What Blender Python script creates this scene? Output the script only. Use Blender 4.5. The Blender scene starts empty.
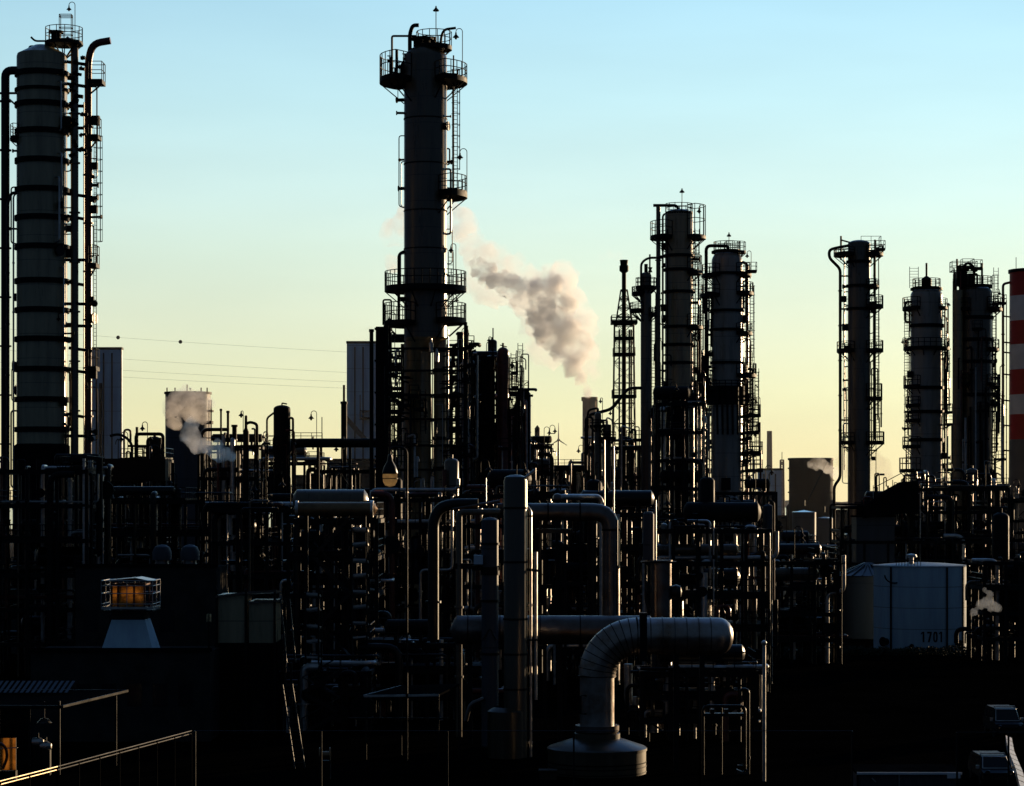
import bpy, bmesh, math, random
from mathutils import Vector, Matrix, noise
S = bpy.context.scene
COL = S.collection
F, H, HY, CX = 2400.0, 15.0, 500.0, 512.0
PI = math.pi
R = math.radians
rnd = random.Random(7)
SUN_AZ, SUN_EL = R(40), R(4.5)          # azimuth to the right of the view direction

def wx(px, Y): return (px - CX) * Y / F
def wz(py, Y): return H - (py - HY) * Y / F

def lin(c):
    c = c / 255.0
    return c / 12.92 if c <= 0.04045 else ((c + 0.055) / 1.055) ** 2.4

def srgb(r, g, b): return (lin(r), lin(g), lin(b), 1)

# ------------------------------------------------------------------ materials
def mat(name, col, rough=0.6, metal=0.0, var=0.35, scale=0.6, streak=0.0, seam=0.0, bump=0.0, spec=0.4, warm_tone=None):
    m = bpy.data.materials.new(name); m.use_nodes = True
    nt = m.node_tree; N = nt.nodes; L = nt.links
    bs = N['Principled BSDF']
    bs.inputs['Roughness'].default_value = rough
    bs.inputs['Metallic'].default_value = metal
    bs.inputs['Specular IOR Level'].default_value = spec
    tc = N.new('ShaderNodeTexCoord'); oi = N.new('ShaderNodeObjectInfo')
    add = N.new('ShaderNodeVectorMath'); add.operation = 'ADD'
    L.new(tc.outputs['Object'], add.inputs[0]); L.new(oi.outputs['Location'], add.inputs[1])
    mp = N.new('ShaderNodeMapping'); L.new(add.outputs[0], mp.inputs[0])
    mp.inputs['Scale'].default_value = (1, 1, 0.12 if streak else 1)
    nz = N.new('ShaderNodeTexNoise'); nz.inputs['Scale'].default_value = scale * (2.2 if streak else 1)
    nz.inputs['Detail'].default_value = 6; nz.inputs['Roughness'].default_value = 0.62
    L.new(mp.outputs[0], nz.inputs[0])
    rp = N.new('ShaderNodeValToRGB')
    rp.color_ramp.elements[0].position = 0.3; rp.color_ramp.elements[1].position = 0.72
    d = warm_tone or tuple(c * (1 - var) for c in col[:3])
    rp.color_ramp.elements[0].color = (*d[:3], 1)
    rp.color_ramp.elements[1].color = (*[min(1, c * (1 + var * 0.6)) for c in col[:3]], 1)
    L.new(nz.outputs['Fac'], rp.inputs[0])
    out = rp.outputs[0]
    if seam:
        sp = N.new('ShaderNodeSeparateXYZ'); L.new(tc.outputs['Object'], sp.inputs[0])
        md = N.new('ShaderNodeMath'); md.operation = 'MODULO'; md.inputs[1].default_value = seam
        L.new(sp.outputs['Z'], md.inputs[0])
        gt = N.new('ShaderNodeMath'); gt.operation = 'LESS_THAN'; gt.inputs[1].default_value = 0.07
        L.new(md.outputs[0], gt.inputs[0])
        mx = N.new('ShaderNodeMixRGB'); mx.blend_type = 'MULTIPLY'
        L.new(gt.outputs[0], mx.inputs[0]); L.new(out, mx.inputs[1]); mx.inputs[2].default_value = (.45, .45, .45, 1)
        out = mx.outputs[0]
    L.new(out, bs.inputs['Base Color'])
    if rough < 0.9:
        mr = N.new('ShaderNodeMapRange'); mr.inputs[3].default_value = max(0.05, rough - .12); mr.inputs[4].default_value = min(1, rough + .15)
        L.new(nz.outputs['Fac'], mr.inputs[0]); L.new(mr.outputs[0], bs.inputs['Roughness'])
    if bump:
        n2 = N.new('ShaderNodeTexNoise'); n2.inputs['Scale'].default_value = 3.0; n2.inputs['Detail'].default_value = 5
        L.new(add.outputs[0], n2.inputs[0])
        bp = N.new('ShaderNodeBump'); bp.inputs['Strength'].default_value = bump; bp.inputs['Distance'].default_value = 0.08
        L.new(n2.outputs['Fac'], bp.inputs['Height']); L.new(bp.outputs[0], bs.inputs['Normal'])
    return m

def mat_translucent(name, col):
    m = bpy.data.materials.new(name); m.use_nodes = True
    N = m.node_tree.nodes; L = m.node_tree.links
    N.clear()
    o = N.new('ShaderNodeOutputMaterial')
    tr = N.new('ShaderNodeBsdfTranslucent'); df = N.new('ShaderNodeBsdfDiffuse'); mx = N.new('ShaderNodeMixShader')
    tc = N.new('ShaderNodeTexCoord'); nz = N.new('ShaderNodeTexNoise'); nz.inputs['Scale'].default_value = 2.5; nz.inputs['Detail'].default_value = 4
    rp = N.new('ShaderNodeValToRGB'); rp.color_ramp.elements[0].position = .3; rp.color_ramp.elements[1].position = .7
    rp.color_ramp.elements[0].color = (*[c * .55 for c in col], 1); rp.color_ramp.elements[1].color = (*col, 1)
    L.new(tc.outputs['Object'], nz.inputs[0]); L.new(nz.outputs['Fac'], rp.inputs[0])
    L.new(rp.outputs[0], tr.inputs[0]); L.new(rp.outputs[0], df.inputs[0])
    mx.inputs[0].default_value = .08
    L.new(tr.outputs[0], mx.inputs[1]); L.new(df.outputs[0], mx.inputs[2]); L.new(mx.outputs[0], o.inputs[0])
    return m

def mat_steam(name, col, dens, g=0.45, absorb=0.0):
    m = bpy.data.materials.new(name); m.use_nodes = True
    N = m.node_tree.nodes; L = m.node_tree.links
    N.clear()
    o = N.new('ShaderNodeOutputMaterial')
    v = N.new('ShaderNodeVolumeScatter')
    v.inputs['Color'].default_value = (*col, 1); v.inputs['Density'].default_value = dens; v.inputs['Anisotropy'].default_value = g
    if absorb:
        a = N.new('ShaderNodeVolumeAbsorption'); a.inputs['Color'].default_value = (.85, .75, .7, 1); a.inputs['Density'].default_value = absorb
        ad = N.new('ShaderNodeAddShader'); L.new(v.outputs[0], ad.inputs[0]); L.new(a.outputs[0], ad.inputs[1]); L.new(ad.outputs[0], o.inputs['Volume'])
    else:
        L.new(v.outputs[0], o.inputs['Volume'])
    return m

M = {}
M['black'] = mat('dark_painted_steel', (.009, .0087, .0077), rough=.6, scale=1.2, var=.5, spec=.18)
M['steel'] = mat('weathered_steel', (.016, .015, .013), rough=.34, metal=.35, scale=1.4, var=.5)
M['galv'] = mat('galvanised_steel', (.62, .60, .56), rough=.34, metal=.8, scale=2.0, var=.35)
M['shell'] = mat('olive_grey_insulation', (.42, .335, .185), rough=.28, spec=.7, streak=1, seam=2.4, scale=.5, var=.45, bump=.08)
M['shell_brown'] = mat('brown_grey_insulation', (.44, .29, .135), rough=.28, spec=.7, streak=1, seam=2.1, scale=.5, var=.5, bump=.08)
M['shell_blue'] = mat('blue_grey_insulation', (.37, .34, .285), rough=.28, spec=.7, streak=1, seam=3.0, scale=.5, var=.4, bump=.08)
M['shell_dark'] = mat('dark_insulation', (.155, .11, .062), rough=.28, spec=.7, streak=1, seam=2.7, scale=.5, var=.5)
M['clad'] = mat('aluminium_cladding', (.16, .153, .145), rough=.3, metal=.75, streak=0, scale=.8, var=.4, bump=.12, warm_tone=(.12, .075, .05))  # brown blotches stand for warm ground light reflected in the metal
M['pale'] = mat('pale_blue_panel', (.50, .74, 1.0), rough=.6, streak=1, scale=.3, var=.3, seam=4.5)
M['duct'] = mat('polished_cladding', (.40, .38, .36), rough=.3, metal=.8, scale=.7, var=.45, bump=.15, warm_tone=(.24, .15, .09))  # brown tone paints the warm reflection from the ground
M['sunlit_rail'] = mat('sunlit_rail_metal', (.75, .55, .30), rough=.36, metal=.8, scale=2, var=.35)  # bright copy of the rail colour for its sunlit length
M['mirror_roof'] = mat('sky_mirror_roof', (.85, .84, .82), rough=.14, metal=1.0, scale=.5, var=.2)  # mirror finish put in to make a bright glint
M['riser'] = mat('olive_lagging', (.085, .062, .032), rough=.33, spec=.8, metal=.2, streak=1, scale=.6, var=.5)
M['bluewhite'] = mat('pale_blue_white_paint', (.60, .83, 1.0), rough=.55, scale=.6, var=.22, streak=1, seam=2.1)
M['white'] = mat('white_paint', (.76, .77, .78), rough=.5, scale=.6, var=.16, streak=1)
M['rust'] = mat('red_oxide_steel', (.17, .045, .028), rough=.3, scale=1.4, var=.5)
M['brownstack'] = mat('brown_concrete', (.34, .24, .15), rough=.85, streak=1, scale=.4, var=.3)
M['tankbrown'] = mat('brown_tank_paint', (.05, .03, .013), rough=.8, streak=1, scale=.3, var=.3)
M['silo'] = mat('dark_blue_grey_paint', (.06, .068, .08), rough=.55, streak=1, scale=.4, var=.3, seam=6)
M['concrete'] = mat('dark_concrete', (.05, .048, .044), rough=1, scale=.8, var=.4, spec=0, bump=.1)
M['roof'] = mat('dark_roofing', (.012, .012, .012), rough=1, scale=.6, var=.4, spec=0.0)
M['ground'] = mat('shaded_gravel_soil', (.0028, .0028, .0026), rough=1, scale=.15, var=.6, spec=0)  # near black: shadow of structures at right put into the soil colour
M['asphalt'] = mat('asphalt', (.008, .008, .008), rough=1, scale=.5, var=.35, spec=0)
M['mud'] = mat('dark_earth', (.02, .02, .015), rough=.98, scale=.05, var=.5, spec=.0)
M['leaf'] = mat('dark_leaves', (.03, .04, .018), rough=.75, scale=1.0, var=.5, spec=.2)
M['amber'] = mat_translucent('sunset_glow_panel', (.60, .38, .16))  # translucent orange standing in for sunset light on two boxes
M['amberglass'] = mat_translucent('sunset_tint_glass', (1.0, .84, .58))
M['glass'] = mat('dark_window_glass', (.015, .018, .022), rough=.15, var=.1, spec=.35)
M['rubber'] = mat('tyre_rubber', (.012, .012, .012), rough=.8, var=.2)
M['van'] = mat('grey_blue_car_paint', (.005, .0055, .007), rough=.45, var=.1, spec=.15)
M['numeral'] = mat('black_numeral_paint', (.012, .012, .014), rough=.6, var=.1)
M['wire'] = mat('dull_wire', (.05, .05, .05), rough=.6, var=.1)
M['drum'] = mat('bronze_cladding', (.30, .17, .08), rough=.35, metal=.6, scale=.8, var=.5)

# ------------------------------------------------------------------ mesh builder
class MB:
    def __init__(s): s.v = []; s.f = []
    def add(s, vs, fs):
        o = len(s.v); s.v += [tuple(p) for p in vs]; s.f += [tuple(i + o for i in f) for f in fs]
        return s
    def box(s, x0, x1, y0, y1, z0, z1):
        return s.add([(x0, y0, z0), (x1, y0, z0), (x1, y1, z0), (x0, y1, z0), (x0, y0, z1), (x1, y0, z1), (x1, y1, z1), (x0, y1, z1)],
                     [(0, 3, 2, 1), (4, 5, 6, 7), (0, 1, 5, 4), (1, 2, 6, 5), (2, 3, 7, 6), (3, 0, 4, 7)])
    def bar(s, a, b, w, h=None):
        a, b = Vector(a), Vector(b); h = h or w
        d = (b - a)
        if d.length < 1e-6: return s
        d.normalize()
        up = Vector((0, 0, 1)) if abs(d.z) < .95 else Vector((0, 1, 0))
        u = d.cross(up).normalized() * (w / 2); v = u.cross(d).normalized() * (h / 2)
        vs = [a - u - v, a + u - v, a + u + v, a - u + v, b - u - v, b + u - v, b + u + v, b - u + v]
        return s.add(vs, [(3, 2, 1, 0), (4, 5, 6, 7), (0, 1, 5, 4), (1, 2, 6, 5), (2, 3, 7, 6), (3, 0, 4, 7)])
    def tube(s, pts, r, n=8, rs=None):
        pts = [Vector(p) for p in pts]; k = len(pts)
        if k < 2: return s
        ds = []
        for i in range(k):
            d = (pts[min(i + 1, k - 1)] - pts[max(i - 1, 0)])
            ds.append(d.normalized() if d.length > 1e-9 else Vector((0, 0, 1)))
        ref = Vector((0, 0, 1)) if abs(ds[0].z) < .9 else Vector((0, 1, 0))
        u = ds[0].cross(ref).normalized()
        vs = []
        for i in range(k):
            d = ds[i]
            u = (u - d * u.dot(d)).normalized(); w = d.cross(u)
            rr = rs[i] if rs else r
            for j in range(n):
                a = 2 * PI * j / n
                vs.append(pts[i] + (u * math.cos(a) + w * math.sin(a)) * rr)
        fs = [(i * n + j, i * n + (j + 1) % n, (i + 1) * n + (j + 1) % n, (i + 1) * n + j) for i in range(k - 1) for j in range(n)]
        fs.append(tuple(range(n - 1, -1, -1))); fs.append(tuple((k - 1) * n + j for j in range(n)))
        return s.add(vs, fs)
    def lathe(s, prof, n=28, c=(0, 0, 0), a0=0.0, a1=2 * PI, axis='z'):
        full = abs(a1 - a0 - 2 * PI) < 1e-6
        m = n if full else n + 1
        vs = []
        for (r, z) in prof:
            for j in range(m):
                a = a0 + (a1 - a0) * j / n
                p = (r * math.cos(a), r * math.sin(a), z)
                if axis == 'x': p = (p[2], p[1], p[0])
                elif axis == 'y': p = (p[0], p[2], p[1])
                vs.append((p[0] + c[0], p[1] + c[1], p[2] + c[2]))
        fs = []
        for i in range(len(prof) - 1):
            for j in range(n):
                j2 = (j + 1) % m
                q = (i * m + j, i * m + j2, (i + 1) * m + j2, (i + 1) * m + j)
                fs.append(q if axis == 'z' else q[::-1])
        return s.add(vs, fs)
    def ring(s, z, h, r0, r1, n=28, a0=0.0, a1=2 * PI, c=(0, 0, 0)):
        s.lathe([(r0, z), (r1, z), (r1, z + h), (r0, z + h), (r0, z)], n, c, a0, a1)
        if abs(a1 - a0 - 2 * PI) > 1e-6:
            for a in (a0, a1):
                p = [(c[0] + r * math.cos(a), c[1] + r * math.sin(a), c[2] + q) for (r, q) in ((r0, z), (r1, z), (r1, z + h), (r0, z + h))]
                s.add(p, [(0, 1, 2, 3)])
        return s
    def build(s, name, m, parent=None, label=None, smooth=35):
        me = bpy.data.meshes.new(name)
        me.from_pydata(s.v, [], s.f); me.update()
        if smooth:
            me.polygons.foreach_set('use_smooth', [True] * len(me.polygons))
            me.set_sharp_from_angle(angle=R(smooth))
        me.materials.append(m if not isinstance(m, str) else M[m])
        o = bpy.data.objects.new(name, me); COL.objects.link(o)
        if parent is not None: o.parent = parent
        if label: o['label'] = label
        return o

def fillet(pts, rad, n=5):
    pts = [Vector(p) for p in pts]; out = [pts[0]]
    for i in range(1, len(pts) - 1):
        a, b, c = pts[i - 1], pts[i], pts[i + 1]
        d1 = (a - b); d2 = (c - b); l1, l2 = d1.length, d2.length
        if l1 < 1e-6 or l2 < 1e-6: continue
        d1.normalize(); d2.normalize()
        t = min(rad, l1 * .49, l2 * .49)
        p, q = b + d1 * t, b + d2 * t
        for k in range(n + 1):
            f = k / n
            out.append(p * (1 - f) ** 2 + b * 2 * f * (1 - f) + q * f * f)
    out.append(pts[-1])
    return out

def tag(o, label, cat, group=None, kind=None):
    o['label'] = label; o['category'] = cat
    if group: o['group'] = group
    if kind: o['kind'] = kind
    return o

def struct(o):
    o['kind'] = 'structure'; return o

class T:
    """a thing: an Empty at its base; offsets are given in photo pixels at its own distance and turned into metres"""
    def __init__(s, name, label, cat, px, Y, group=None, z=0.0):
        s.Y = Y; s.s = Y / F; s.px = px; s.z0 = z
        s.root = bpy.data.objects.new(name, None); COL.objects.link(s.root)
        s.root.empty_display_size = .5
        s.root.location = (wx(px, Y), Y, z)
        tag(s.root, label, cat, group)
    def x(s, px): return (px - s.px) * s.s
    def z(s, py): return H - (py - HY) * s.s - s.z0
    def p(s, px, py, y=0.0): return (s.x(px), y, s.z(py))
    def part(s, name, mb, m, parent=None, label=None, smooth=35):
        return mb.build(name, m, parent or s.root, label, smooth)
    def pipe(s, pts, rpx, m='black', y=0.0, rad=None, name='pipe', n=8, parent=None, label=None, flange=True):
        """pts: (px, py[, y]) ; rpx: radius in photo pixels"""
        r = rpx * s.s
        q = [s.p(p[0], p[1], p[2] if len(p) > 2 else y) for p in pts]
        fl = fillet(q, rad * s.s if rad else r * 3.2)
        mb = MB().tube(fl, r, n)
        if flange:
            for i in range(len(q) - 1):
                a, b = Vector(q[i]), Vector(q[i + 1]); L = (b - a).length
                if L > 3:
                    d = (b - a).normalized()
                    for k in range(1, int(L // 5) + 1):
                        c = a + (b - a) * ((k - .37) / (int(L // 5) + 1))
                        mb.tube([c - d * .07, c + d * .07], r * 1.45, n)
        return s.part(name, mb, m, parent, label)

def rail_pts(mb, pts, z, h=1.1, r=.035, closed=False, step=1.3, toe=True):
    P = [Vector((p[0], p[1], z)) for p in pts]
    if closed: P.append(P[0])
    up = Vector((0, 0, 1))
    for i in range(len(P) - 1):
        a, b = P[i], P[i + 1]
        for k in (h, h * .55):
            mb.tube([a + up * k, b + up * k], r, 5)
        if toe: mb.bar(a + up * .07, b + up * .07, .03, .14)
        L = (b - a).length; n = max(1, round(L / step))
        for k in range(n + (1 if i == len(P) - 2 else 0)):
            c = a + (b - a) * (k / n)
            mb.tube([c, c + up * h], r, 5)

def platform(t, z, ri, ro, a0, a1, c=(0, 0), h=1.15, th=.22, r=.038, deckmat='black', railmat='black', brackets=True):
    a0, a1 = R(a0), R(a1)
    n = max(6, int((a1 - a0) / R(9)))
    mb = MB().ring(z - th, th, ri, ro, n, a0, a1, (c[0], c[1], 0))
    if brackets:
        k = max(2, int((a1 - a0) / R(35)))
        for i in range(k + 1):
            a = a0 + (a1 - a0) * i / k * .98 + .01
            p = lambda rr, zz: (c[0] + rr * math.cos(a), c[1] + rr * math.sin(a), zz)
            mb.bar(p(ri, z - th - (ro - ri) * .8), p(ro - .1, z - th), .1)
    dk = t.part('platform', mb, deckmat)
    rb = MB()
    k = max(3, int((a1 - a0) * ro / .8))
    pts = [(c[0] + (ro - .05) * math.cos(a0 + (a1 - a0) * i / k), c[1] + (ro - .05) * math.sin(a0 + (a1 - a0) * i / k)) for i in range(k + 1)]
    full = abs(a1 - a0 - 2 * PI) < 1e-4
    if not full:
        for (a, ins) in ((a0, 0), (a1, len(pts))):
            q = (c[0] + (ri + .05) * math.cos(a), c[1] + (ri + .05) * math.sin(a))
            if ins == 0: pts.insert(0, q)
            else: pts.append(q)
    rail_pts(rb, pts, z, h, r)
    t.part('guard_rail', rb, railmat, dk)
    return dk

def ladder(t, x, y, z0, z1, dx=1, dy=0, cage=True, w=.5, m='black', r=.035, out=1, name='ladder', parent=None):
    """rungs run along (dx,dy); the cage bulges to the out side of that line"""
    mb = MB(); L = math.hypot(dx, dy); dx, dy = dx / L, dy / L
    for k in (-.5, .5):
        mb.tube([(x + dx * w * k, y + dy * w * k, z0), (x + dx * w * k, y + dy * w * k, z1 + 1.0)], r, 5)
    z = z0 + .3
    while z < z1 + .8:
        mb.tube([(x - dx * w / 2, y - dy * w / 2, z), (x + dx * w / 2, y + dy * w / 2, z)], r * .6, 4); z += .4
    if cage and z1 - z0 > 3:
        nx, ny = -dy * out, dx * out
        hoop = lambda zz: [(x + dx * .42 * math.cos(a) + nx * .75 * math.sin(a), y + dy * .42 * math.cos(a) + ny * .75 * math.sin(a), zz) for a in [PI * i / 8 for i in range(9)]]
        z = z0 + 2.3
        hs = []
        while z < z1 + 1.0:
            hp = hoop(z); hs.append(hp); mb.tube(hp, r * .8, 4); z += 1.15
        if len(hs) > 1:
            for i in (1, 3, 5, 7): mb.tube([hs[0][i], hs[-1][i]], r * .7, 4)
    return t.part(name, mb, m, parent)

def hook_lamp(t, x, y, z0, z1, d=-1, parent=None, r=.04, size=1.0, w=.7):
    """a pole bent over like a crook with a bell shade hanging from it"""
    pts = [(x, y, z0), (x, y, z1 - w * .5)]
    for i in range(1, 9):
        a = PI * i / 8
        pts.append((x + d * w * .5 * (1 - math.cos(a)), y, z1 - w * .5 + w * .5 * math.sin(a)))
    pts.append((x + d * w, y, z1 - w * .75))
    lp = t.part('gooseneck_lamp', MB().tube(pts, r, 6), 'black', parent)
    ex, ez = x + d * w, z1 - w * .75
    q = size
    t.part('lamp_shade', MB().lathe([(.0, ez + .12), (.07 * q, ez + .1), (.09 * q, ez - .12 * q), (.32 * q, ez - .38 * q), (.3 * q, ez - .4 * q), (.12 * q, ez - .42 * q), (.1 * q, ez - .55 * q), (0, ez - .6 * q)], 12, (ex, y, 0)), 'black', lp)
    return lp

def mast_lamp(t, x, y, z0, z1, q=1.0):
    lp = t.part('lamp_mast', MB().tube([(x, y, z0), (x, y, z1 - .2)], .045, 6), 'black')
    t.part('lamp_shade', MB().lathe([(0, z1 + .25), (.06, z1 + .2), (.1 * q, z1), (.34 * q, z1 - .25), (.3 * q, z1 - .33), (.05, z1 - .3)], 12, (x, y, 0)), 'black', lp)

def fittings(t, r, pya, pyb, n, sides=(0, 180), seed=1, c=(0, 0), big=1.0):
    """nozzles, small bore pipes, junction boxes and floodlights fixed along a column's flanks"""
    q = random.Random(seed)
    for k in range(n):
        py = q.uniform(pya, pyb); z = t.z(py); a = R(q.choice(sides) + q.uniform(-28, 22)); ca, sa = math.cos(a), math.sin(a)
        P = lambda rr, zz=0, off=0: (c[0] + rr * ca - off * sa, c[1] + rr * sa + off * ca, z + zz)
        u = q.random(); e = q.uniform(.35, 1.1) * big
        if u < .3:
            rr = q.uniform(.07, .2) * big; mb = MB().tube([P(r - .1), P(r + e)], rr, 10).tube([P(r + e - .05), P(r + e + .08)], rr * 1.7, 10)
            t.part('nozzle', mb, q.choice(['black', 'steel']))
        elif u < .62:
            L = q.uniform(1.5, 8); rr = q.uniform(.05, .11)
            t.part('small_pipe', MB().tube(fillet([P(r - .1, 0), P(r + e * .7, 0), P(r + e * .7, -L), P(r - .1, -L - .05)], .3), rr, 7), q.choice(['black', 'black', 'steel', 'galv', 'rust']))
        elif u < .8:
            w = q.uniform(.15, .4) * big
            mb = MB().bar(P(r - .1), P(r + e * .5), .08); p = Vector(P(r + e * .5)); mb.box(p.x - w, p.x + w, p.y - w, p.y + w, p.z - w * 1.2, p.z + w * 1.2)
            t.part('junction_box', mb, 'black', smooth=0)
        elif u < .9:
            hook_lamp(t, *P(r + e * .6)[:2], z, z + q.uniform(1.2, 2.2), q.choice((-1, 1)), w=.5, size=.8)
        else:
            rr = q.uniform(.3, .5); t.part('manhole', MB().tube([P(r - .1), P(r + .3)], rr, 14).tube([P(r + .3), P(r + .42)], rr * 1.25, 14), 'steel')

def tangle(t, pxa, pxb, pya, pyb, n, seed, ya=-3.0, yb=3.0, bright=.2, lad=2, plat=3, anchor=None):
    """irregular small bore piping, ladders and landings crowding round a tower"""
    q = random.Random(seed)
    for k in range(n):
        x = q.uniform(pxa, pxb); y = q.uniform(ya, yb); a = q.uniform(pya, pyb); b = min(pyb + 60, a + q.uniform(15, 90)); r = q.choice((.35, .45, .6, .8, 1.1))
        m = 'galv' if q.random() < bright else q.choice(['black', 'black', 'steel', 'rust'])
        x2 = min(pxb, max(pxa, x + q.uniform(-9, 9)))
        pts = [(x, b, y), (x, a, y), (x2, a + q.choice((0, 0, 3)), y)]
        if q.random() < .5: pts.append((x2, a + q.uniform(4, 20), y))
        o = t.pipe(pts, r, m, rad=r * 3, name='small_pipe', n=7)
        if anchor is not None:
            zb = t.z((a + b) / 2 + 3); t.part('pipe_bracket', MB().bar((t.x(x), y, zb), (t.x(anchor), y * .3, zb), .09), 'black')
        if q.random() < .4:
            z = t.z((a + b) / 2); rr = r * t.s * 2.2
            t.part('valve', MB().lathe([(0, z - rr), (rr, z - rr), (rr * .4, z), (rr, z + rr), (0, z + rr)], 9, (t.x(x), y, 0)), 'black', o)
    for k in range(lad):
        x = q.uniform(pxa, pxb); a = q.uniform(pya, pyb - 30); ladder(t, t.x(x), ya - .3, t.z(min(pyb, a + q.uniform(30, 70))), t.z(a), 1, .3, q.random() < .6, w=.55, r=.045)
    for k in range(plat):
        x = q.uniform(pxa, pxb - 6); w = q.uniform(6, 12); py = q.uniform(pya, pyb); x1 = min(pxb + 3, x + w)
        mbp = MB().box(t.x(x), t.x(x1), ya - .8, ya + .6, t.z(py) - .2, t.z(py))
        if anchor is not None:
            e = x if abs(x - anchor) < abs(x1 - anchor) else x1
            mbp.bar((t.x(e), ya, t.z(py) - .1), (t.x(anchor), 0, t.z(py) - .1), .18).bar((t.x((x + x1) / 2), ya, t.z(py) - .15), (t.x(anchor), 0, t.z(py + 9)), .12)
        d = t.part('platform', mbp, 'black', smooth=0)
        rb = MB(); rail_pts(rb, [(t.x(x), ya + .6), (t.x(x), ya - .75), (t.x(x1), ya - .75), (t.x(x1), ya + .6)], t.z(py), 1.1, .04); t.part('guard_rail', rb, 'black', d)

def jacket(t, py, r, c=(0, 0)):
    t.part('shade_sleeve', MB().lathe([(r + .25, 0), (r + .25, t.z(py)), (r, t.z(py) + .2)], 30, (c[0], c[1], 0)), 'roof')  # near-black sleeve added to paint the shade round a column's foot

def dome_shell(r, z0, z1, hd, n=30, top=0.0):
    prof = [(r, z0), (r, z1)]
    for i in range(1, 9):
        a = PI / 2 * i / 8
        prof.append((max(top, r * math.cos(a)), z1 + hd * math.sin(a)))
    return MB().lathe(prof, n)
# ------------------------------------------------------------------ camera, sun, sky
cam = bpy.data.cameras.new('camera'); co = bpy.data.objects.new('camera', cam); COL.objects.link(co)
co.location = (0, 0, H); co.rotation_euler = (R(90), 0, 0)
cam.sensor_width = 36; cam.lens = F / 1024 * 36; cam.shift_y = (HY - 393) / 1024
cam.clip_start = .5; cam.clip_end = 20000
S.camera = co
sl = bpy.data.lights.new('sun', 'SUN'); so = bpy.data.objects.new('sun', sl); COL.objects.link(so)
sl.energy = 5.0; sl.angle = R(.5); sl.color = (1, .72, .43)
sdir = Vector((math.sin(SUN_AZ) * math.cos(SUN_EL), math.cos(SUN_AZ) * math.cos(SUN_EL), math.sin(SUN_EL)))
so.rotation_euler = (-sdir).to_track_quat('-Z', 'Y').to_euler(); so.location = sdir * 400

W = bpy.data.worlds.new('World'); S.world = W; W.use_nodes = True
nt = W.node_tree; N = nt.nodes; L = nt.links; N.clear()
out = N.new('ShaderNodeOutputWorld')
def math_(op, a, b=None, clamp=False):
    n = N.new('ShaderNodeMath'); n.operation = op; n.use_clamp = clamp
    for i, q in enumerate((a, b)):
        if q is None: continue
        if isinstance(q, (int, float)): n.inputs[i].default_value = q
        else: L.new(q, n.inputs[i])
    return n.outputs[0]
tc = N.new('ShaderNodeTexCoord')
nv = N.new('ShaderNodeVectorMath'); nv.operation = 'NORMALIZE'; L.new(tc.outputs['Generated'], nv.inputs[0])
sp = N.new('ShaderNodeSeparateXYZ'); L.new(nv.outputs[0], sp.inputs[0])
ramp = N.new('ShaderNodeValToRGB'); L.new(sp.outputs['Z'], ramp.inputs[0])
stops = [(0.0, (245, 223, 160)), (.0208, (243, 231, 170)), (.0416, (238, 237, 183)), (.0748, (231, 240, 206)), (.1036, (220, 240, 219)),
         (.124, (213, 240, 230)), (.164, (196, 234, 238)), (.204, (179, 224, 240)), (.30, (120, 175, 215)), (.5, (70, 110, 165)), (1.0, (40, 62, 105))]
els = ramp.color_ramp.elements
els[0].position, els[0].color = stops[0][0], srgb(*stops[0][1])
els[1].position, els[1].color = stops[-1][0], srgb(*stops[-1][1])
for p, c in stops[1:-1]:
    e = els.new(p); e.color = srgb(*c)
# the glow of the evening sky sits round the sun's side; it dies away behind the viewer
gx, gy = math.sin(R(14)), math.cos(R(14))
hl = math_('SQRT', math_('ADD', math_('MULTIPLY', sp.outputs['X'], sp.outputs['X']), math_('ADD', math_('MULTIPLY', sp.outputs['Y'], sp.outputs['Y']), 1e-5)))
dt = math_('DIVIDE', math_('ADD', math_('MULTIPLY', sp.outputs['X'], gx), math_('MULTIPLY', sp.outputs['Y'], gy)), hl)
mr = N.new('ShaderNodeMapRange'); mr.interpolation_type = 'SMOOTHSTEP'
mr.inputs[1].default_value = .6; mr.inputs[2].default_value = .93; mr.inputs[3].default_value = 0.0; mr.inputs[4].default_value = 1.0
L.new(dt, mr.inputs[0])
lr = math_('ADD', 1.0, math_('MULTIPLY', sp.outputs['X'], .42))
mpv = N.new('ShaderNodeMapping'); mpv.inputs['Scale'].default_value = (3, 3, 16); L.new(nv.outputs[0], mpv.inputs[0])
cn = N.new('ShaderNodeTexNoise'); cn.inputs['Scale'].default_value = 2.2; cn.inputs['Detail'].default_value = 5; L.new(mpv.outputs[0], cn.inputs[0])
cl = N.new('ShaderNodeMapRange'); cl.inputs[1].default_value = .3; cl.inputs[2].default_value = .7; cl.inputs[3].default_value = .965; cl.inputs[4].default_value = 1.035; L.new(cn.outputs['Fac'], cl.inputs[0])
fac = math_('MULTIPLY', math_('MULTIPLY', mr.outputs[0], lr), cl.outputs[0])
b1 = N.new('ShaderNodeBackground'); L.new(ramp.outputs[0], b1.inputs[0]); L.new(fac, b1.inputs[1])
sky = N.new('ShaderNodeTexSky'); sky.sky_type = 'NISHITA'; sky.sun_disc = False
sky.sun_elevation = SUN_EL; sky.sun_rotation = SUN_AZ
b2 = N.new('ShaderNodeBackground'); L.new(sky.outputs[0], b2.inputs[0]); b2.inputs[1].default_value = 0.0006
b3 = N.new('ShaderNodeBackground'); b3.inputs[0].default_value = (.22, .43, .82, 1); b3.inputs[1].default_value = .078
ad0 = N.new('ShaderNodeAddShader'); L.new(b3.outputs[0], ad0.inputs[0]); L.new(b2.outputs[0], ad0.inputs[1])
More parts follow.
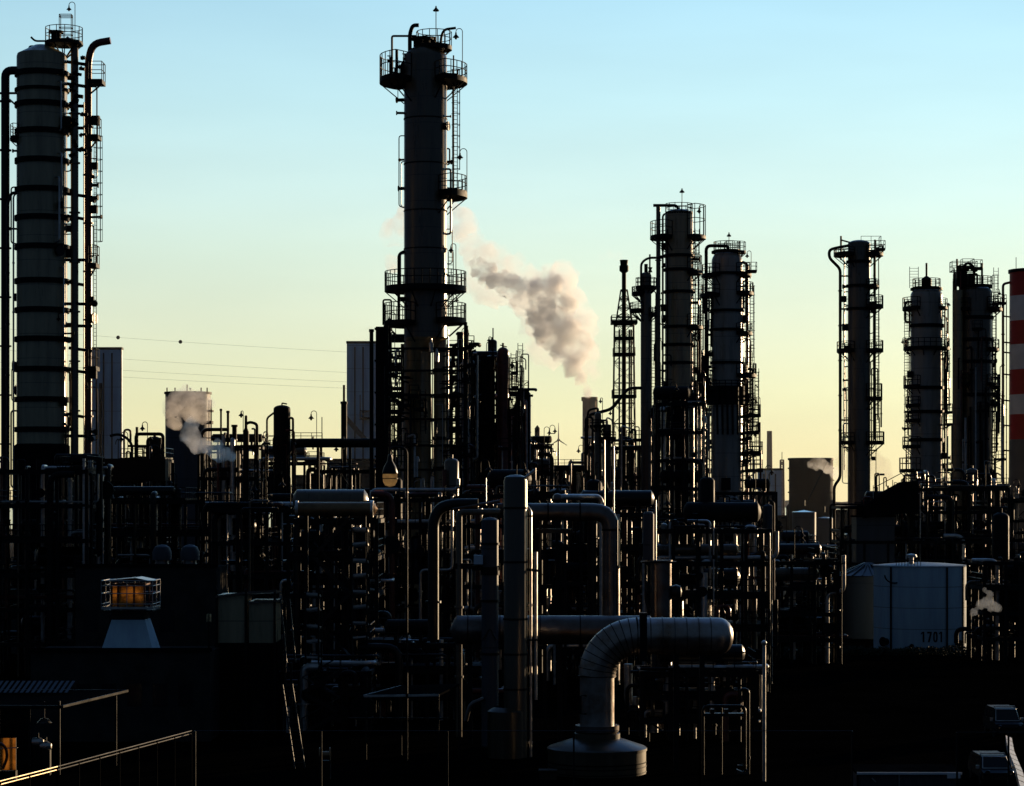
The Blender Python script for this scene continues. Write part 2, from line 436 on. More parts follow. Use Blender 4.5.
ad = N.new('ShaderNodeAddShader'); L.new(b1.outputs[0], ad.inputs[0]); L.new(ad0.outputs[0], ad.inputs[1]); L.new(ad.outputs[0], out.inputs[0])

S.view_settings.view_transform = 'Standard'; S.view_settings.look = 'None'; S.view_settings.exposure = 0
cy = S.cycles
cy.use_denoising = True
try: cy.denoiser = 'OPENIMAGEDENOISE'
except Exception: pass
cy.max_bounces = 10; cy.volume_bounces = 8; cy.transparent_max_bounces = 16; cy.caustics_reflective = False; cy.caustics_refractive = False
cy.sample_clamp_indirect = 3

# ------------------------------------------------------------------ the setting
def ground_z(x, y):
    if y < 96: return 3.4
    if y < 112:
        f = (y - 96) / 16; f = f * f * (3 - 2 * f); return 3.4 * (1 - f)
    return 0.0
ys = [-60, -20, 20, 60, 80, 92, 96, 98, 100, 102, 104, 106, 108, 110, 112, 130, 170, 220, 300, 450, 700, 1000, 1250, 1290]
xs = [-3000, -900, -400, -200, -120, -60, -40, -20, 0, 20, 40, 60, 120, 200, 400, 900, 3000]
mb = MB()
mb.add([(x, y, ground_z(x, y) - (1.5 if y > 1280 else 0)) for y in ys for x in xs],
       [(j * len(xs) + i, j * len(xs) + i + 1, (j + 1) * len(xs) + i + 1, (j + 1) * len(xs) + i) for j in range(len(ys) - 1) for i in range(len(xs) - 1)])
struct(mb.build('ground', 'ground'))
# the harbour water beyond the plant
wm = bpy.data.materials.new('harbour_water'); wm.use_nodes = True
bs = wm.node_tree.nodes['Principled BSDF']; bs.inputs['Base Color'].default_value = (.01, .015, .018, 1); bs.inputs['Roughness'].default_value = .12
n1 = wm.node_tree.nodes.new('ShaderNodeTexNoise'); n1.inputs['Scale'].default_value = .15; n1.inputs['Detail'].default_value = 4
t1 = wm.node_tree.nodes.new('ShaderNodeTexCoord'); wm.node_tree.links.new(t1.outputs['Object'], n1.inputs[0])
bp = wm.node_tree.nodes.new('ShaderNodeBump'); bp.inputs['Strength'].default_value = .25; bp.inputs['Distance'].default_value = .4
wm.node_tree.links.new(n1.outputs['Fac'], bp.inputs['Height']); wm.node_tree.links.new(bp.outputs[0], bs.inputs['Normal'])
struct(MB().add([(-6000, 1280, -.6), (6000, 1280, -.6), (6000, 15000, -.6), (-6000, 15000, -.6)], [(0, 1, 2, 3)]).build('water', wm))
# service road between the fence slope and the plant
mb = MB(); mb.add([(-60, 113, .004), (60, 113, .004), (60, 124, .004), (-60, 124, .004)], [(0, 1, 2, 3)])
struct(mb.build('road', 'asphalt'))
mb = MB().box(-60, 60, 124, 124.25, 0, .13); struct(mb.build('kerb', 'concrete'))
# low land on the far shore
mb = MB()
rr = random.Random(3)
top = []
n = 160
for i in range(n + 1):
    x = -2600 + 5200 * i / n
    top.append((x, 5200, 14 + 16 * noise.noise((x * .004, 0, 0)) + 6 * noise.noise((x * .02, 3, 0))))
vs = [(p[0], p[1] - 60, -1) for p in top] + top + [(p[0], p[1] + 200, -1) for p in top]
m_ = n + 1
mb.add(vs, [(j * m_ + i, j * m_ + i + 1, (j + 1) * m_ + i + 1, (j + 1) * m_ + i) for j in (0, 1) for i in range(n)])
struct(mb.build('far_hills', 'mud'))

# ------------------------------------------------------------------ LEFT TALL COLUMN with stiffening rings
t = T('distillation_column', 'tallest fat column at the left edge, banded with dark stiffening rings and a railed cap', 'column', 42, 236)
r = 25 * t.s
z_sh = t.z(57)
prof = [(r, 0), (r, z_sh), (r * .97, z_sh + .25), (r * .3, t.z(45.5)), (0, t.z(44.5))]
t.part('shell', MB().lathe(prof, 36), 'shell')
for py in (75, 90, 106, 133, 162, 191, 219, 248, 282, 311, 340, 370, 400, 430, 460, 490):
    mb = MB().ring(t.z(py) - .22, .5 if py != 90 else .28, r - .02, r + .2, 36)
    for a in (-35, 15): # lugs on the right side
        q = R(a); mb.box(r * math.cos(q) + .1, (r + .4) * math.cos(q) + .1, (r + .3) * math.sin(q) - .12, (r + .3) * math.sin(q) + .12, t.z(py) - .1, t.z(py) + .3)
    t.part('stiffening_ring', mb, 'black')
# cap platform, cage and lamp
platform(t, t.z(43), .2, 19 * t.s, 0, 360, c=(22 * t.s, 0), h=t.z(28) - t.z(43), r=.04)
t.part('vent_nozzle', MB().lathe([(.5, t.z(45)), (.5, t.z(33)), (.75, t.z(33)), (.75, t.z(31)), (0, t.z(31))], 14, (14 * t.s, .1, 0)), 'black')
mb = MB()
for q in (-6, 6):
    for yy in (-.4, .4): mb.tube([(t.x(66 + q), yy, t.z(42)), (t.x(66 + q), yy, t.z(15))], .04, 5)
for py in (15, 17, 28, 35):
    for yy in (-.4, .4): mb.tube([(t.x(60), yy, t.z(py)), (t.x(72), yy, t.z(py))], .04, 5)
    for q in (60, 72): mb.tube([(t.x(q), -.4, t.z(py)), (t.x(q), .4, t.z(py))], .04, 5)
t.part('top_cage', mb, 'black')
hook_lamp(t, t.x(75), 0, t.z(42), t.z(2), -1, w=6 * t.s, r=.035, size=.8)
t.pipe([(29, 57), (29, 46), (46, 46)], .8, flange=False)
t.pipe([(48, 42, -.5), (36, 42, -.5), (32, 38, -.5)], 1.0, flange=False, name='drain_pipe')
# big overhead pipe on the left
t.pipe([(20, 71), (6, 71), (6, 560), (6, 640)], 4.2, 'steel', y=-.3, rad=12, name='overhead_pipe', n=14, label='thick pipe bent over from the head and running down the left side')
t.pipe([(22, 93, .1), (-12, 93, .1)], 1.2)
t.pipe([(8, 98), (19, 108)], .9, flange=False, name='strut')
t.pipe([(16, 540, -1.2), (16, 197, -1.2), (22, 193, -1.2)], .9, 'galv')
t.pipe([(11, 560, -1.6), (11, 205, -1.6), (15, 195, -1.6), (20, 195, -1.6)], 1.6, 'steel')
platform(t, t.z(139), r, r + .65, 150, 215, h=1.3)
# the riser bank along the right side
t.pipe([(75, 640, -.2), (75, 46, -.2), (66, 40, -.2)], 3.9, 'shell_dark', n=16, name='riser_pipe', rad=9)
t.pipe([(87.7, 640, .3), (87.7, 60, .3), (92, 43, .3), (110, 40, .3)], 3.7, 'rust', n=14, name='riser_pipe', rad=14, label='rust red riser bent outwards at its top')
for py in range(62, 470, 22):
    if rnd.random() < .8:
        w = rnd.choice((67, 69)); e = rnd.choice((84, 90, 92))
        t.part('pipe_clamp', MB().bar(t.p(w, py, -.2), t.p(e, py + rnd.choice((0, 0, 3)), .1), .16, .3), 'black')
for k in range(22):
    py = 60 + k * 4.6 + rnd.uniform(-2, 2); a = rnd.uniform(68, 82); 
    t.part('valve', MB().tube([t.p(a, py, -.6), t.p(a + rnd.uniform(4, 9), py + rnd.uniform(-2, 2), -.6)], .12 + rnd.random() * .1, 6).tube([t.p(a + 2, py - 2.5, -.6), t.p(a + 2, py + 2, -.6)], .08, 6), 'black')
for (py, x0, x1) in ((82, 90, 104), (137, 90, 100), (265, 90, 98), (368, 90, 98)):
    hh = t.z(py - 19) - t.z(py)
    mb = MB().box(t.x(x0), t.x(x1), -1.0, 1.0, t.z(py) - .3, t.z(py)).bar(t.p(x0, py + 12), t.p(x1 - 2, py + 2), .14)
    d = t.part('platform', mb, 'black')
    rb = MB(); rail_pts(rb, [(t.x(x0), -1), (t.x(x1) - .05, -1), (t.x(x1) - .05, 1), (t.x(x0), 1)], t.z(py), hh, .04)
    t.part('guard_rail', rb, 'black', d)
ladder(t, t.x(95.5), 0, t.z(265), t.z(140), 0.4, 1, True, out=-1)
ladder(t, t.x(95), 0, t.z(368), t.z(266), 0.4, 1, False, out=-1)
t.part('skirt', MB().lathe([(r + .5, 0), (r + .5, 3.2), (r, 3.4)], 30), 'concrete')
jacket(t, 446, r)
t.pipe([(69.3, 470, 1.0), (69.3, 84, 1.0)], .55, 'galv', name='conduit', flange=False); t.pipe([(81.6, 470, 1.3), (81.6, 100, 1.3)], .6, 'galv', name='conduit', flange=False)  # two bright pipes added for the sunlit streaks on this flank
fittings(t, r, 75, 440, 34, (0, -20, 180), 2)
fittings(t, 3.6 * t.s, 70, 440, 22, (0, -40), 3, c=(t.x(87.7), .3))

# ------------------------------------------------------------------ CENTRAL TOWER
t = T('distillation_column', 'tallest dark tower in the centre with railed cap platform and bent vent pipes on top', 'column', 425.5, 250)
r = 21.5 * t.s
sh = MB().lathe([(r, t.z(338)), (r, t.z(58)), (r * .96, t.z(55)), (r * .75, t.z(50)), (r * .4, t.z(46)), (0, t.z(45))], 40)
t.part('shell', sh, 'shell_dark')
mb = MB()
n = 36; rl = 13.5 * t.s; cx = t.x(417.5)
vs = [(r * math.cos(2 * PI * j / n), r * math.sin(2 * PI * j / n), t.z(338)) for j in range(n)] + [(cx + rl * math.cos(2 * PI * j / n), rl * math.sin(2 * PI * j / n), t.z(352)) for j in range(n)] + [(cx + rl * math.cos(2 * PI * j / n), rl * math.sin(2 * PI * j / n), 0) for j in range(n)]
mb.add(vs, [(k * n + j, (k + 1) * n + j, (k + 1) * n + (j + 1) % n, k * n + (j + 1) % n) for k in (0, 1) for j in range(n)])
t.part('lower_shell', mb, 'shell_brown')
t.pipe([(440, 620, .2), (440, 334, .2)], 6.4, 'shell_brown', n=20, name='side_riser', flange=False)
for py in (352, 372, 398, 440, 470):
    t.part('riser_clamp', MB().ring(t.z(py), .35, 6.3 * t.s, 7.2 * t.s, 18, c=(t.x(440), .2, 0)), 'black')
for py in (120, 165, 212, 250):
    t.part('insulation_band', MB().ring(t.z(py), .12, r - .01, r + .05, 40), 'black')
# cap
platform(t, t.z(47), .3, 18 * t.s, 0, 360, c=(t.x(434), 0), h=t.z(32) - t.z(47), r=.045, th=.35)
t.part('vent_nozzle', MB().lathe([(.9, t.z(50)), (.9, t.z(40)), (1.2, t.z(40)), (1.2, t.z(38)), (0, t.z(38))], 16, (t.x(422), 0, 0)).lathe([(.4, t.z(50)), (.4, t.z(36)), (0, t.z(35))], 12, (t.x(432), .6, 0)), 'black')
platform(t, t.z(80), r, 42 * t.s, -62, 62, h=t.z(65) - t.z(80), r=.05, th=.42)
platform(t, t.z(80), r, 46 * t.s, 128, 232, h=t.z(56) - t.z(80), r=.05, th=.42)
t.pipe([(410, 92, -.4), (410, 34, -.4), (413, 26, -.4), (419, 26, -.4)], 2.0, rad=8, name='vent_pipe', n=12, flange=False)
t.pipe([(441, 50, -.3), (441, 38, -.3), (444, 30, -.3), (456, 28.5, -.3)], 1.3, rad=7, name='vent_pipe', n=10, flange=False)
t.pipe([(392, 70), (392, 36), (416, 36)], 1.1, rad=2, flange=False)
t.pipe([(391, 58, -.5), (391, 88, -.5), (408, 88, -.5)], 1.7, rad=6, n=10, flange=False)
t.pipe([(397, 78), (397, 50)], 1.2, flange=False); t.pipe([(402, 78), (402, 64), (409, 58)], 2.2, flange=False)
for (px, py, q) in ((390, 62, 2.4), (398, 68, 2.6), (403, 72, 2.2), (395, 74, 2.0), (405, 60, 2.0)):
    t.part('valve', MB().lathe([(0, -q * .1), (q * .1, -q * .1), (q * .05, 0), (q * .1, q * .1), (0, q * .1)], 10, (t.x(px), -.6, t.z(py)), axis='x').tube([t.p(px, py, -.6), t.p(px, py - 5, -.6)], .07, 6).lathe([(.26, -.03), (.3, 0), (.26, .03)], 12, (t.x(px), -.6, t.z(py - 5))), 'black')
mast_lamp(t, t.x(436), 0, t.z(47), t.z(8), 1.0)
hook_lamp(t, t.x(462.5), -.3, t.z(80), t.z(29), -1, w=6.5 * t.s, size=1.1)
ladder(t, t.x(455), -.3, t.z(192), t.z(80), .9, .6, True, w=.6, out=-1, r=.045)
t.pipe([(453.5, 196, .2), (453.5, 55, .2)], .75, flange=False)
platform(t, t.z(193), r, 42 * t.s, -50, 50, h=t.z(177) - t.z(193), r=.05, th=.55)
hook_lamp(t, t.x(467), -.3, t.z(192), t.z(149), -1, w=7 * t.s, size=1.1)
platform(t, t.z(288), r, 41 * t.s, -180, 180, h=t.z(272) - t.z(288), r=.05, th=.42)
platform(t, t.z(320), r, 41 * t.s, -58, 75, h=t.z(304) - t.z(320), r=.05, th=.42)
platform(t, t.z(323), r, 42 * t.s, 115, 245, h=t.z(304) - t.z(323), r=.05, th=.36)
hook_lamp(t, t.x(456), -.3, t.z(288), t.z(244), -1, w=5 * t.s, size=1.0)
ladder(t, t.x(451), -.5, t.z(322), t.z(262), 1, .4, False, w=.55, r=.05)
t.pipe([(399, 322, -.4), (399, 254, -.4), (407, 251, -.4)], 1.5, rad=4, flange=False)
t.pipe([(392, 322, -1.5), (392, 301, -1.5), (384, 301, -1.5), (384, 326, -1.5)], .9, rad=2, flange=False)
t.pipe([(401, 300, -1.3), (406, 300, -1.3)], 2.2, flange=False)
for (px, py) in ((432, 348), (437.5, 358)):
    t.part('lamp_pot', MB().lathe([(0, -.7), (.22, -.55), (.26, .3), (.12, .5), (.12, .8), (0, .85)], 10, (t.x(px), -2.6, t.z(py))), 'galv')  # bright metal pots standing for two small white lamps
t.pipe([(432, 470, 1.5), (432, 327, 1.5)], .5, 'galv', flange=False)
t.pipe([(448.5, 520, -.9), (448.5, 330, -.9)], .55, 'galv', flange=False); t.pipe([(463, 520, -.4), (463, 332, -.4)], .6, 'galv', flange=False)
# frame legs that carry the lower rings
for (px, yy) in ((388, 2.5), (388, -2.5), (466, 2.5), (466, -2.5)):
    t.part('support_leg', MB().bar((t.x(px), yy, 0), (t.x(px), yy, t.z(324)), .35), 'black')
for py in (350, 372, 396, 420, 446, 470, 500):
    mb = MB()
    for yy in (2.5, -2.5): mb.bar(t.p(388, py, yy), t.p(466, py, yy), .22)
    for px in (388, 466): mb.bar(t.p(px, py, -2.5), t.p(px, py, 2.5), .22)
    if py in (396, 446):
        mb.box(t.x(446), t.x(468), -2.7, 2.7, t.z(py), t.z(py) + .1)
    t.part('floor_beam', mb, 'black')
t.part('skirt', MB().lathe([(2.1, 0), (2.1, 3), (1.5, 3.2)], 30, (cx, 0, 0)), 'concrete')
fittings(t, r, 95, 320, 16, (0, 180), 4)
tangle(t, 385, 407, 330, 470, 26, 5, -3, 3, .1, 3, 5, 417)
tangle(t, 444, 474, 330, 480, 34, 6, -3, 3, .25, 3, 5, 440)
tangle(t, 406, 444, 395, 490, 14, 7, -3.4, -2.4, .4, 1, 3)

# ------------------------------------------------------------------ dark ducts flanking the tower
def duct(px0, px1, pytop, Y, label, m='black', y2=None):
    t = T('vertical_duct', label, 'duct', (px0 + px1) / 2, Y, 'rectangular ducts beside the central tower')
    w = (px1 - px0) / 2 * t.s
    mb = MB().box(-w, w, -w * .8, w * .8, 0, t.z(pytop))
    t.part('casing', mb, m, smooth=0)
    k = 0
    z = t.z(pytop) - .3
    while z > 2:
        t.part('flange', MB().box(-w - .12, w + .12, -w * .8 - .12, w * .8 + .12, z, z + .18), 'black', smooth=0); z -= 3.4
    return t
duct(376, 391, 327, 256, 'broad black duct standing left of the central tower')
duct(457, 468, 332, 257, 'narrow black duct standing right of the central tower')
t = T('exhaust_pipe', 'thin smoking black exhaust pipe left of the broad duct', 'pipe', 371.5, 258)
t.part('riser', MB().tube([(0, 0, 0), (0, 0, t.z(330))], 2.0 * t.s, 12), 'black'); t.part('cap_ring', MB().ring(t.z(332), .3, .18, .28, 12), 'black')

# ------------------------------------------------------------------ generic column for the right hand groups
def column(name, label, px, Y, rpx, ytop, ysh, m, rings=(), ybot=640, group=None, ringh=.34, top=0):
    t = T(name, label, 'column', px, Y, group)
    r = rpx * t.s; t.r = r
    t.part('shell', dome_shell(r, 0, t.z(ysh), t.z(ytop) - t.z(ysh), 34, top), m)
    for py in rings:
        t.part('stiffening_ring', MB().ring(t.z(py) - ringh / 2, ringh, r - .02, r + .22, 34), 'black')
    t.part('skirt', MB().lathe([(r + .35, 0), (r + .35, 3), (r, 3.2)], 30), 'concrete')
    return t
def side_platforms(t, lst, c=(0, 0)):
    for (py, side, ext, hpx) in lst:
        a = {'r': (-58, 50), 'l': (130, 238), 'f': (-180, 180)}[side]
        platform(t, t.z(py), t.r, t.r + ext * t.s, a[0], a[1], c=c, h=hpx * t.s, r=.05, th=.32)

# M: the tall one of the pair right of the flare
t = column('distillation_column', 'tall brown-grey column right of the lattice flare, with a bent overhead pipe at its left', 679, 300, 14, 209, 214, 'shell_brown', (256, 270, 292, 327, 345, 363))
side_platforms(t, [(237, 'l', 15, 15), (237, 'r', 13, 31), (272, 'r', 9, 16), (327, 'r', 10, 12), (400, 'f', 4, 8)])
platform(t, t.z(213), .3, t.r, 0, 360, h=9 * t.s, r=.045)
t.pipe([(658, 560, -.6), (658, 207, -.6)], 2.2, 'shell_dark', n=12, name='overhead_pipe', label='thick pipe running down the left side')
t.pipe([(653, 206, -.6), (676, 206, -.6), (680, 212, -.3)], 1.5, rad=3, name='overhead_pipe', flange=False)
t.pipe([(663, 560, .4), (663, 214, .4), (672, 212, .4)], 1.0)
t.pipe([(667, 230, -.9), (667, 560, -.9)], .8)
mast_lamp(t, t.x(682), 0, t.z(213), t.z(190), 1.0)
ladder(t, t.x(697), -.3, t.z(400), t.z(237), 1, .5, True, w=.6, r=.05)
hook_lamp(t, t.x(704), 0, t.z(237), t.z(205), -1, w=5 * t.s)
t.pipe([(700, 560, -.2), (700, 330, -.2), (693, 327, -.2)], .8); t.pipe([(697.5, 560), (697.5, 340), (691, 338)], 1.0)
t.pipe([(660, 236, -1), (669, 246, -1)], .9, flange=False, name='strut')
t.pipe([(705, 560, .5), (705, 372, .5), (694, 366, .5)], .8, 'rust')

jacket(t, 404, t.r)
fittings(t, t.r, 225, 400, 26, (0, 180), 8)
tangle(t, 655, 703, 330, 470, 26, 9, -2.6, 2.6, .2, 2, 4, 679)
# L: slim column left of it
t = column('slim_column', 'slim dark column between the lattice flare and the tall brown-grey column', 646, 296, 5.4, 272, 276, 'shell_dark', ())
side_platforms(t, [(287, 'f', 5, 9), (293, 'l', 9, 6), (310, 'l', 11, 7), (314, 'r', 6, 6), (420, 'r', 5, 8)])
t.pipe([(641, 300, -.3), (641, 263, -.3), (648, 258, -.3), (662, 258, -.3)], 1.2, rad=8, name='overhead_pipe', flange=False)
t.pipe([(646, 272), (646, 264)], 1.8, flange=False, name='nozzle'); t.pipe([(650, 285, .4), (650, 254, .4)], .8, flange=False, name='vent_pipe')
t.part('valve', MB().lathe([(0, -.3), (.3, -.3), (.15, 0), (.3, .3), (0, .3)], 10, (t.x(650), -.3, t.z(270))), 'black')
ladder(t, t.x(653), -.2, t.z(480), t.z(314), 1, .4, True, w=.5, r=.045)
t.pipe([(656, 540, .3), (656, 292, .3), (651, 290, .3)], .6, 'steel')

# N: blue-grey column
t = column('distillation_column', 'blue-grey column with an arched pipe over its head, right of the tall brown-grey column', 727, 310, 15.5, 249, 262, 'shell_blue', (274, 311, 330, 363))
t.part('lattice_collar', MB().ring(t.z(405), 2.4, t.r, t.r + .5, 30), 'black')
side_platforms(t, [(251, 'f', -2, 9), (274, 'r', 9, 10), (293, 'r', 11, 10), (333, 'r', 10, 9), (275, 'l', 10, 10), (295, 'l', 11, 9), (375, 'r', 14, 11), (388, 'f', 3, 7)])
platform(t, t.z(252), .3, 11 * t.s, 0, 360, c=(t.x(735), 0), h=10 * t.s)
for (py, x1) in ((415, 760), (452, 762), (432, 758), (470, 762)):
    d = t.part('platform', MB().box(t.x(742), t.x(x1), -1.2, 1.2, t.z(py) - .3, t.z(py)).bar(t.p(742, py + 12), t.p(x1 - 3, py), .14), 'black')
    rb = MB(); rail_pts(rb, [(t.x(746), -1.2), (t.x(x1) - .06, -1.2), (t.x(x1) - .06, 1.2), (t.x(746), 1.2)], t.z(py), 10 * t.s, .05)
    t.part('guard_rail', rb, 'black', d)
t.pipe([(706, 560, -.3), (706, 246, -.3), (728, 246, -.3), (728, 254, -.3)], 1.7, n=12, rad=5, name='overhead_pipe')
t.pipe([(747, 560, -.3), (747, 264, -.3), (741, 262, -.3)], 1.5, 'rust', n=10, label='rust red pipe down the right side')
t.pipe([(743.5, 560, .5), (743.5, 270, .5)], .7, 'steel'); t.pipe([(751, 470, .3), (751, 340, .3), (744, 338, .3)], .7)
mast_lamp(t, t.x(729), 0, t.z(250), t.z(234), .9); hook_lamp(t, t.x(751), -.2, t.z(274), t.z(251), -1, w=4 * t.s, size=.9)
hook_lamp(t, t.x(760), -.2, t.z(415), t.z(397), -1, w=4 * t.s, size=.9); hook_lamp(t, t.x(759), -.2, t.z(452), t.z(430), -1, w=4 * t.s, size=.9)
ladder(t, t.x(752), -.2, t.z(375), t.z(293), 1, .5, True, w=.6, r=.045); ladder(t, t.x(757), .2, t.z(452), t.z(376), 1, .5, True, w=.6, r=.045)
ladder(t, t.x(700), -.2, t.z(400), t.z(275), 1, -.5, True, w=.6, r=.045)
t.part('manhole_hood', MB().box(t.x(720), t.x(729), -t.r - .3, -t.r + .6, t.z(490), t.z(478)), 'black')
fittings(t, t.r, 268, 480, 34, (0, 180), 10)
tangle(t, 742, 752, 268, 480, 14, 11, -1.6, 1.6, .15, 1, 2, 732)
tangle(t, 742, 760, 370, 480, 14, 31, -1.6, 1.6, .15, 1, 2, 732)
tangle(t, 699, 712, 290, 480, 18, 12, -1.6, 1.6, .2, 1, 3, 722)
mb = MB()
for k in range(5):
    mb.tube([(t.x(716 + k * 5), -t.r - .5, t.z(435)), (t.x(715 + k * 5.2), -t.r - .5, t.z(388))], .14, 6)
t.part('conduit', mb, 'black')

# P
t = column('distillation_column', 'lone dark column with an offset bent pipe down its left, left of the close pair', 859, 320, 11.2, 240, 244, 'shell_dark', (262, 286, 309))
side_platforms(t, [(254, 'l', 14, 6), (254, 'r', 13, 8), (306, 'r', 13, 10), (350, 'l', 11, 8), (350, 'r', 13, 9), (398, 'r', 12, 14), (442, 'l', 9, 9), (442, 'r', 14, 10), (286, 'r', 9, 6)])
t.pipe([(858, 244, -.2), (836, 248, -.2), (829, 250, -.2), (829, 258, -.2), (840, 269, -.2), (840, 478, -.2), (834, 486, -.2), (834, 560, -.2)], 1.5, n=10, rad=4, name='overhead_pipe', label='bent pipe with a dog-leg near its head')
t.pipe([(844.5, 470, .2), (844.5, 250, .2)], .7, 'steel'); t.pipe([(841, 260), (841, 236)], 1.0, flange=False, name='vent_pipe')
t.pipe([(841, 240), (852, 243)], .8, flange=False)
for py in (276, 309, 350, 420, 442): t.part('pipe_bracket', MB().bar(t.p(839, py), t.p(850, py), .22), 'black')
ladder(t, t.x(877), -.2, t.z(440), t.z(306), 1, .5, True, w=.6, r=.045)
t.pipe([(874.5, 440, -.4), (874.5, 240, -.4)], 1.0, flange=False); t.pipe([(879, 360, .3), (879, 250, .3)], .5, flange=False)
mb = MB(); rail_pts(mb, [(t.x(860), -1), (t.x(880), -1), (t.x(880), 1)], t.z(247), 10 * t.s, .035); t.part('guard_rail', mb, 'black')

fittings(t, t.r, 258, 460, 22, (0, 180), 13)
tangle(t, 871, 880, 250, 440, 9, 14, -1.2, 1.2, .1, 0, 1, 862)
# Q and R
t = column('distillation_column', 'column with a spire-like vent nozzle on its domed head, between two dark columns at right', 926.5, 330, 16, 286, 296, 'shell_blue', (326, 388, 412, 440), ringh=.45)
t.part('vent_nozzle', MB().lathe([(.7, t.z(290)), (.7, t.z(279)), (.35, t.z(277)), (.14, t.z(276)), (.14, t.z(263)), (0, t.z(263))], 14), 'black')
side_platforms(t, [(288, 'f', -2, 9), (308, 'l', 8, 10), (348, 'f', 7, 9), (386, 'l', 7, 10), (405, 'l', 5, 8), (420, 'l', 5, 8), (446, 'l', 8, 9), (470, 'l', 11, 12)])
platform(t, t.z(308), t.r, t.r + 5 * t.s, -50, 50, h=9 * t.s)
t.pipe([(905, 320, -.2), (905, 302, -.2), (911, 302, -.2)], 1.2, flange=False, rad=3); t.pipe([(905, 312), (905, 322), (911, 322)], 1.2, flange=False, rad=3)
ladder(t, t.x(906.5), -.2, t.z(348), t.z(308), 1, -.5, True, w=.6, r=.045); ladder(t, t.x(906.5), -.2, t.z(446), t.z(352), 1, -.5, True, w=.6, r=.045)
ladder(t, t.x(914), 0, t.z(288), t.z(274), 1, 0, False, w=1.2, r=.045)
fittings(t, t.r, 300, 470, 30, (0, 180), 15)
tangle(t, 944, 951, 300, 480, 14, 16, -1.4, 1.4, .1, 1, 2, 930)
t.pipe([(944.5, 540, -.3), (944.5, 310, -.3)], .8); t.pipe([(947.5, 540, .3), (947.5, 318, .3), (941, 314, .3)], .8, 'steel')
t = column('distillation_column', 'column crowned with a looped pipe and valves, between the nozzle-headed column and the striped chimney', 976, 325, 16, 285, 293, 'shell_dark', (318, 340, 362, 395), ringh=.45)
side_platforms(t, [(286, 'f', 0, 9), (309, 'r', 10, 11), (309, 'l', 6, 10), (349, 'r', 7, 9), (384, 'r', 6, 9), (384, 'l', 6, 9)])
t.pipe([(956, 600, -1.2), (956, 291, -1.2)], 5.2, 'shell_brown', n=16, name='side_riser', flange=False, label='brownish riser at the left')
t.part('valve_block', MB().box(t.x(955), t.x(966), -1, 1, t.z(286), t.z(272)).box(t.x(967), t.x(973), -1, .6, t.z(286), t.z(274)).box(t.x(958), t.x(962), -.6, .6, t.z(272), t.z(266)), 'black')
t.pipe([(963, 284), (963, 267), (968, 262), (974, 267), (974, 286)], 1.4, flange=False, rad=4, name='looped_pipe')
t.pipe([(957, 275), (957, 259)], 1.0, flange=False, name='vent_pipe'); t.pipe([(982, 285), (982, 263)], 1.1, flange=False, name='vent_pipe')
mb = MB(); rail_pts(mb, [(t.x(951), -1), (t.x(976), -1), (t.x(976), 1), (t.x(951), 1), (t.x(951), -1)], t.z(272), 10 * t.s, .04); t.part('guard_rail', mb, 'black')
ladder(t, t.x(996), 0, t.z(309), t.z(275), 1, .3, True, w=.7, r=.045); ladder(t, t.x(994), 0, t.z(490), t.z(309), 1, .3, True, w=.6, r=.045)
t.pipe([(988, 600, -.5), (988, 300, -.5)], .9, 'steel'); t.pipe([(991.5, 600), (991.5, 350)], 1.2, 'steel')
for k in range(5): t.pipe([(962 + k * 5, 520, -t.r - .4), (962 + k * 5, rnd.uniform(340, 420), -t.r - .4)], rnd.uniform(.6, 1.4), rnd.choice(['black', 'steel', 'galv']))
jacket(t, 470, t.r)
fittings(t, t.r, 295, 470, 26, (0,), 17)
tangle(t, 988, 1001, 300, 490, 20, 18, -1.6, 1.6, .15, 1, 3, 980)
tangle(t, 952, 980, 263, 288, 16, 19, -1.4, 1.4, .05, 0, 2)
tangle(t, 955, 985, 330, 470, 14, 20, -t.r - 1, -t.r - .4, .2, 1, 2)

# striped chimney at the right edge
sm = bpy.data.materials.new('red_and_white_bands'); sm.use_nodes = True
nt2 = sm.node_tree; b = nt2.nodes['Principled BSDF']; b.inputs['Roughness'].default_value = .55
tcx = nt2.nodes.new('ShaderNodeTexCoord'); s3 = nt2.nodes.new('ShaderNodeSeparateXYZ'); nt2.links.new(tcx.outputs['Object'], s3.inputs[0])
t = T('striped_chimney', 'red and white banded chimney cut by the right edge of the picture', 'chimney', 1033, 338)
ztop = t.z(270)
mrg = nt2.nodes.new('ShaderNodeMapRange'); mrg.inputs[1].default_value = 0; mrg.inputs[2].default_value = ztop
nt2.links.new(s3.outputs['Z'], mrg.inputs[0])
cr = nt2.nodes.new('ShaderNodeValToRGB'); cr.color_ramp.interpolation = 'CONSTANT'; nt2.links.new(mrg.outputs[0], cr.inputs[0])
red, wht = (.52, .035, .025, 1), (.86, .88, .92, 1)
cuts = [(440, (.16, .16, .16, 1)), (415, red), (396, wht), (371, red), (346, wht), (322, red), (297, wht), (270, red)]
cr.color_ramp.elements[0].position = 0; cr.color_ramp.elements[0].color = (.16, .16, .16, 1)
cr.color_ramp.elements.remove(cr.color_ramp.elements[1])
for i in range(1, len(cuts)):
    e = cr.color_ramp.elements.new(t.z(cuts[i - 1][0]) / ztop); e.color = cuts[i][1]
nz = nt2.nodes.new('ShaderNodeTexNoise'); nz.inputs['Scale'].default_value = .6; nz.inputs['Detail'].default_value = 6; nt2.links.new(tcx.outputs['Object'], nz.inputs[0])
mg = nt2.nodes.new('ShaderNodeMapRange'); mg.inputs[3].default_value = .65; mg.inputs[4].default_value = 1.1; nt2.links.new(nz.outputs['Fac'], mg.inputs[0])
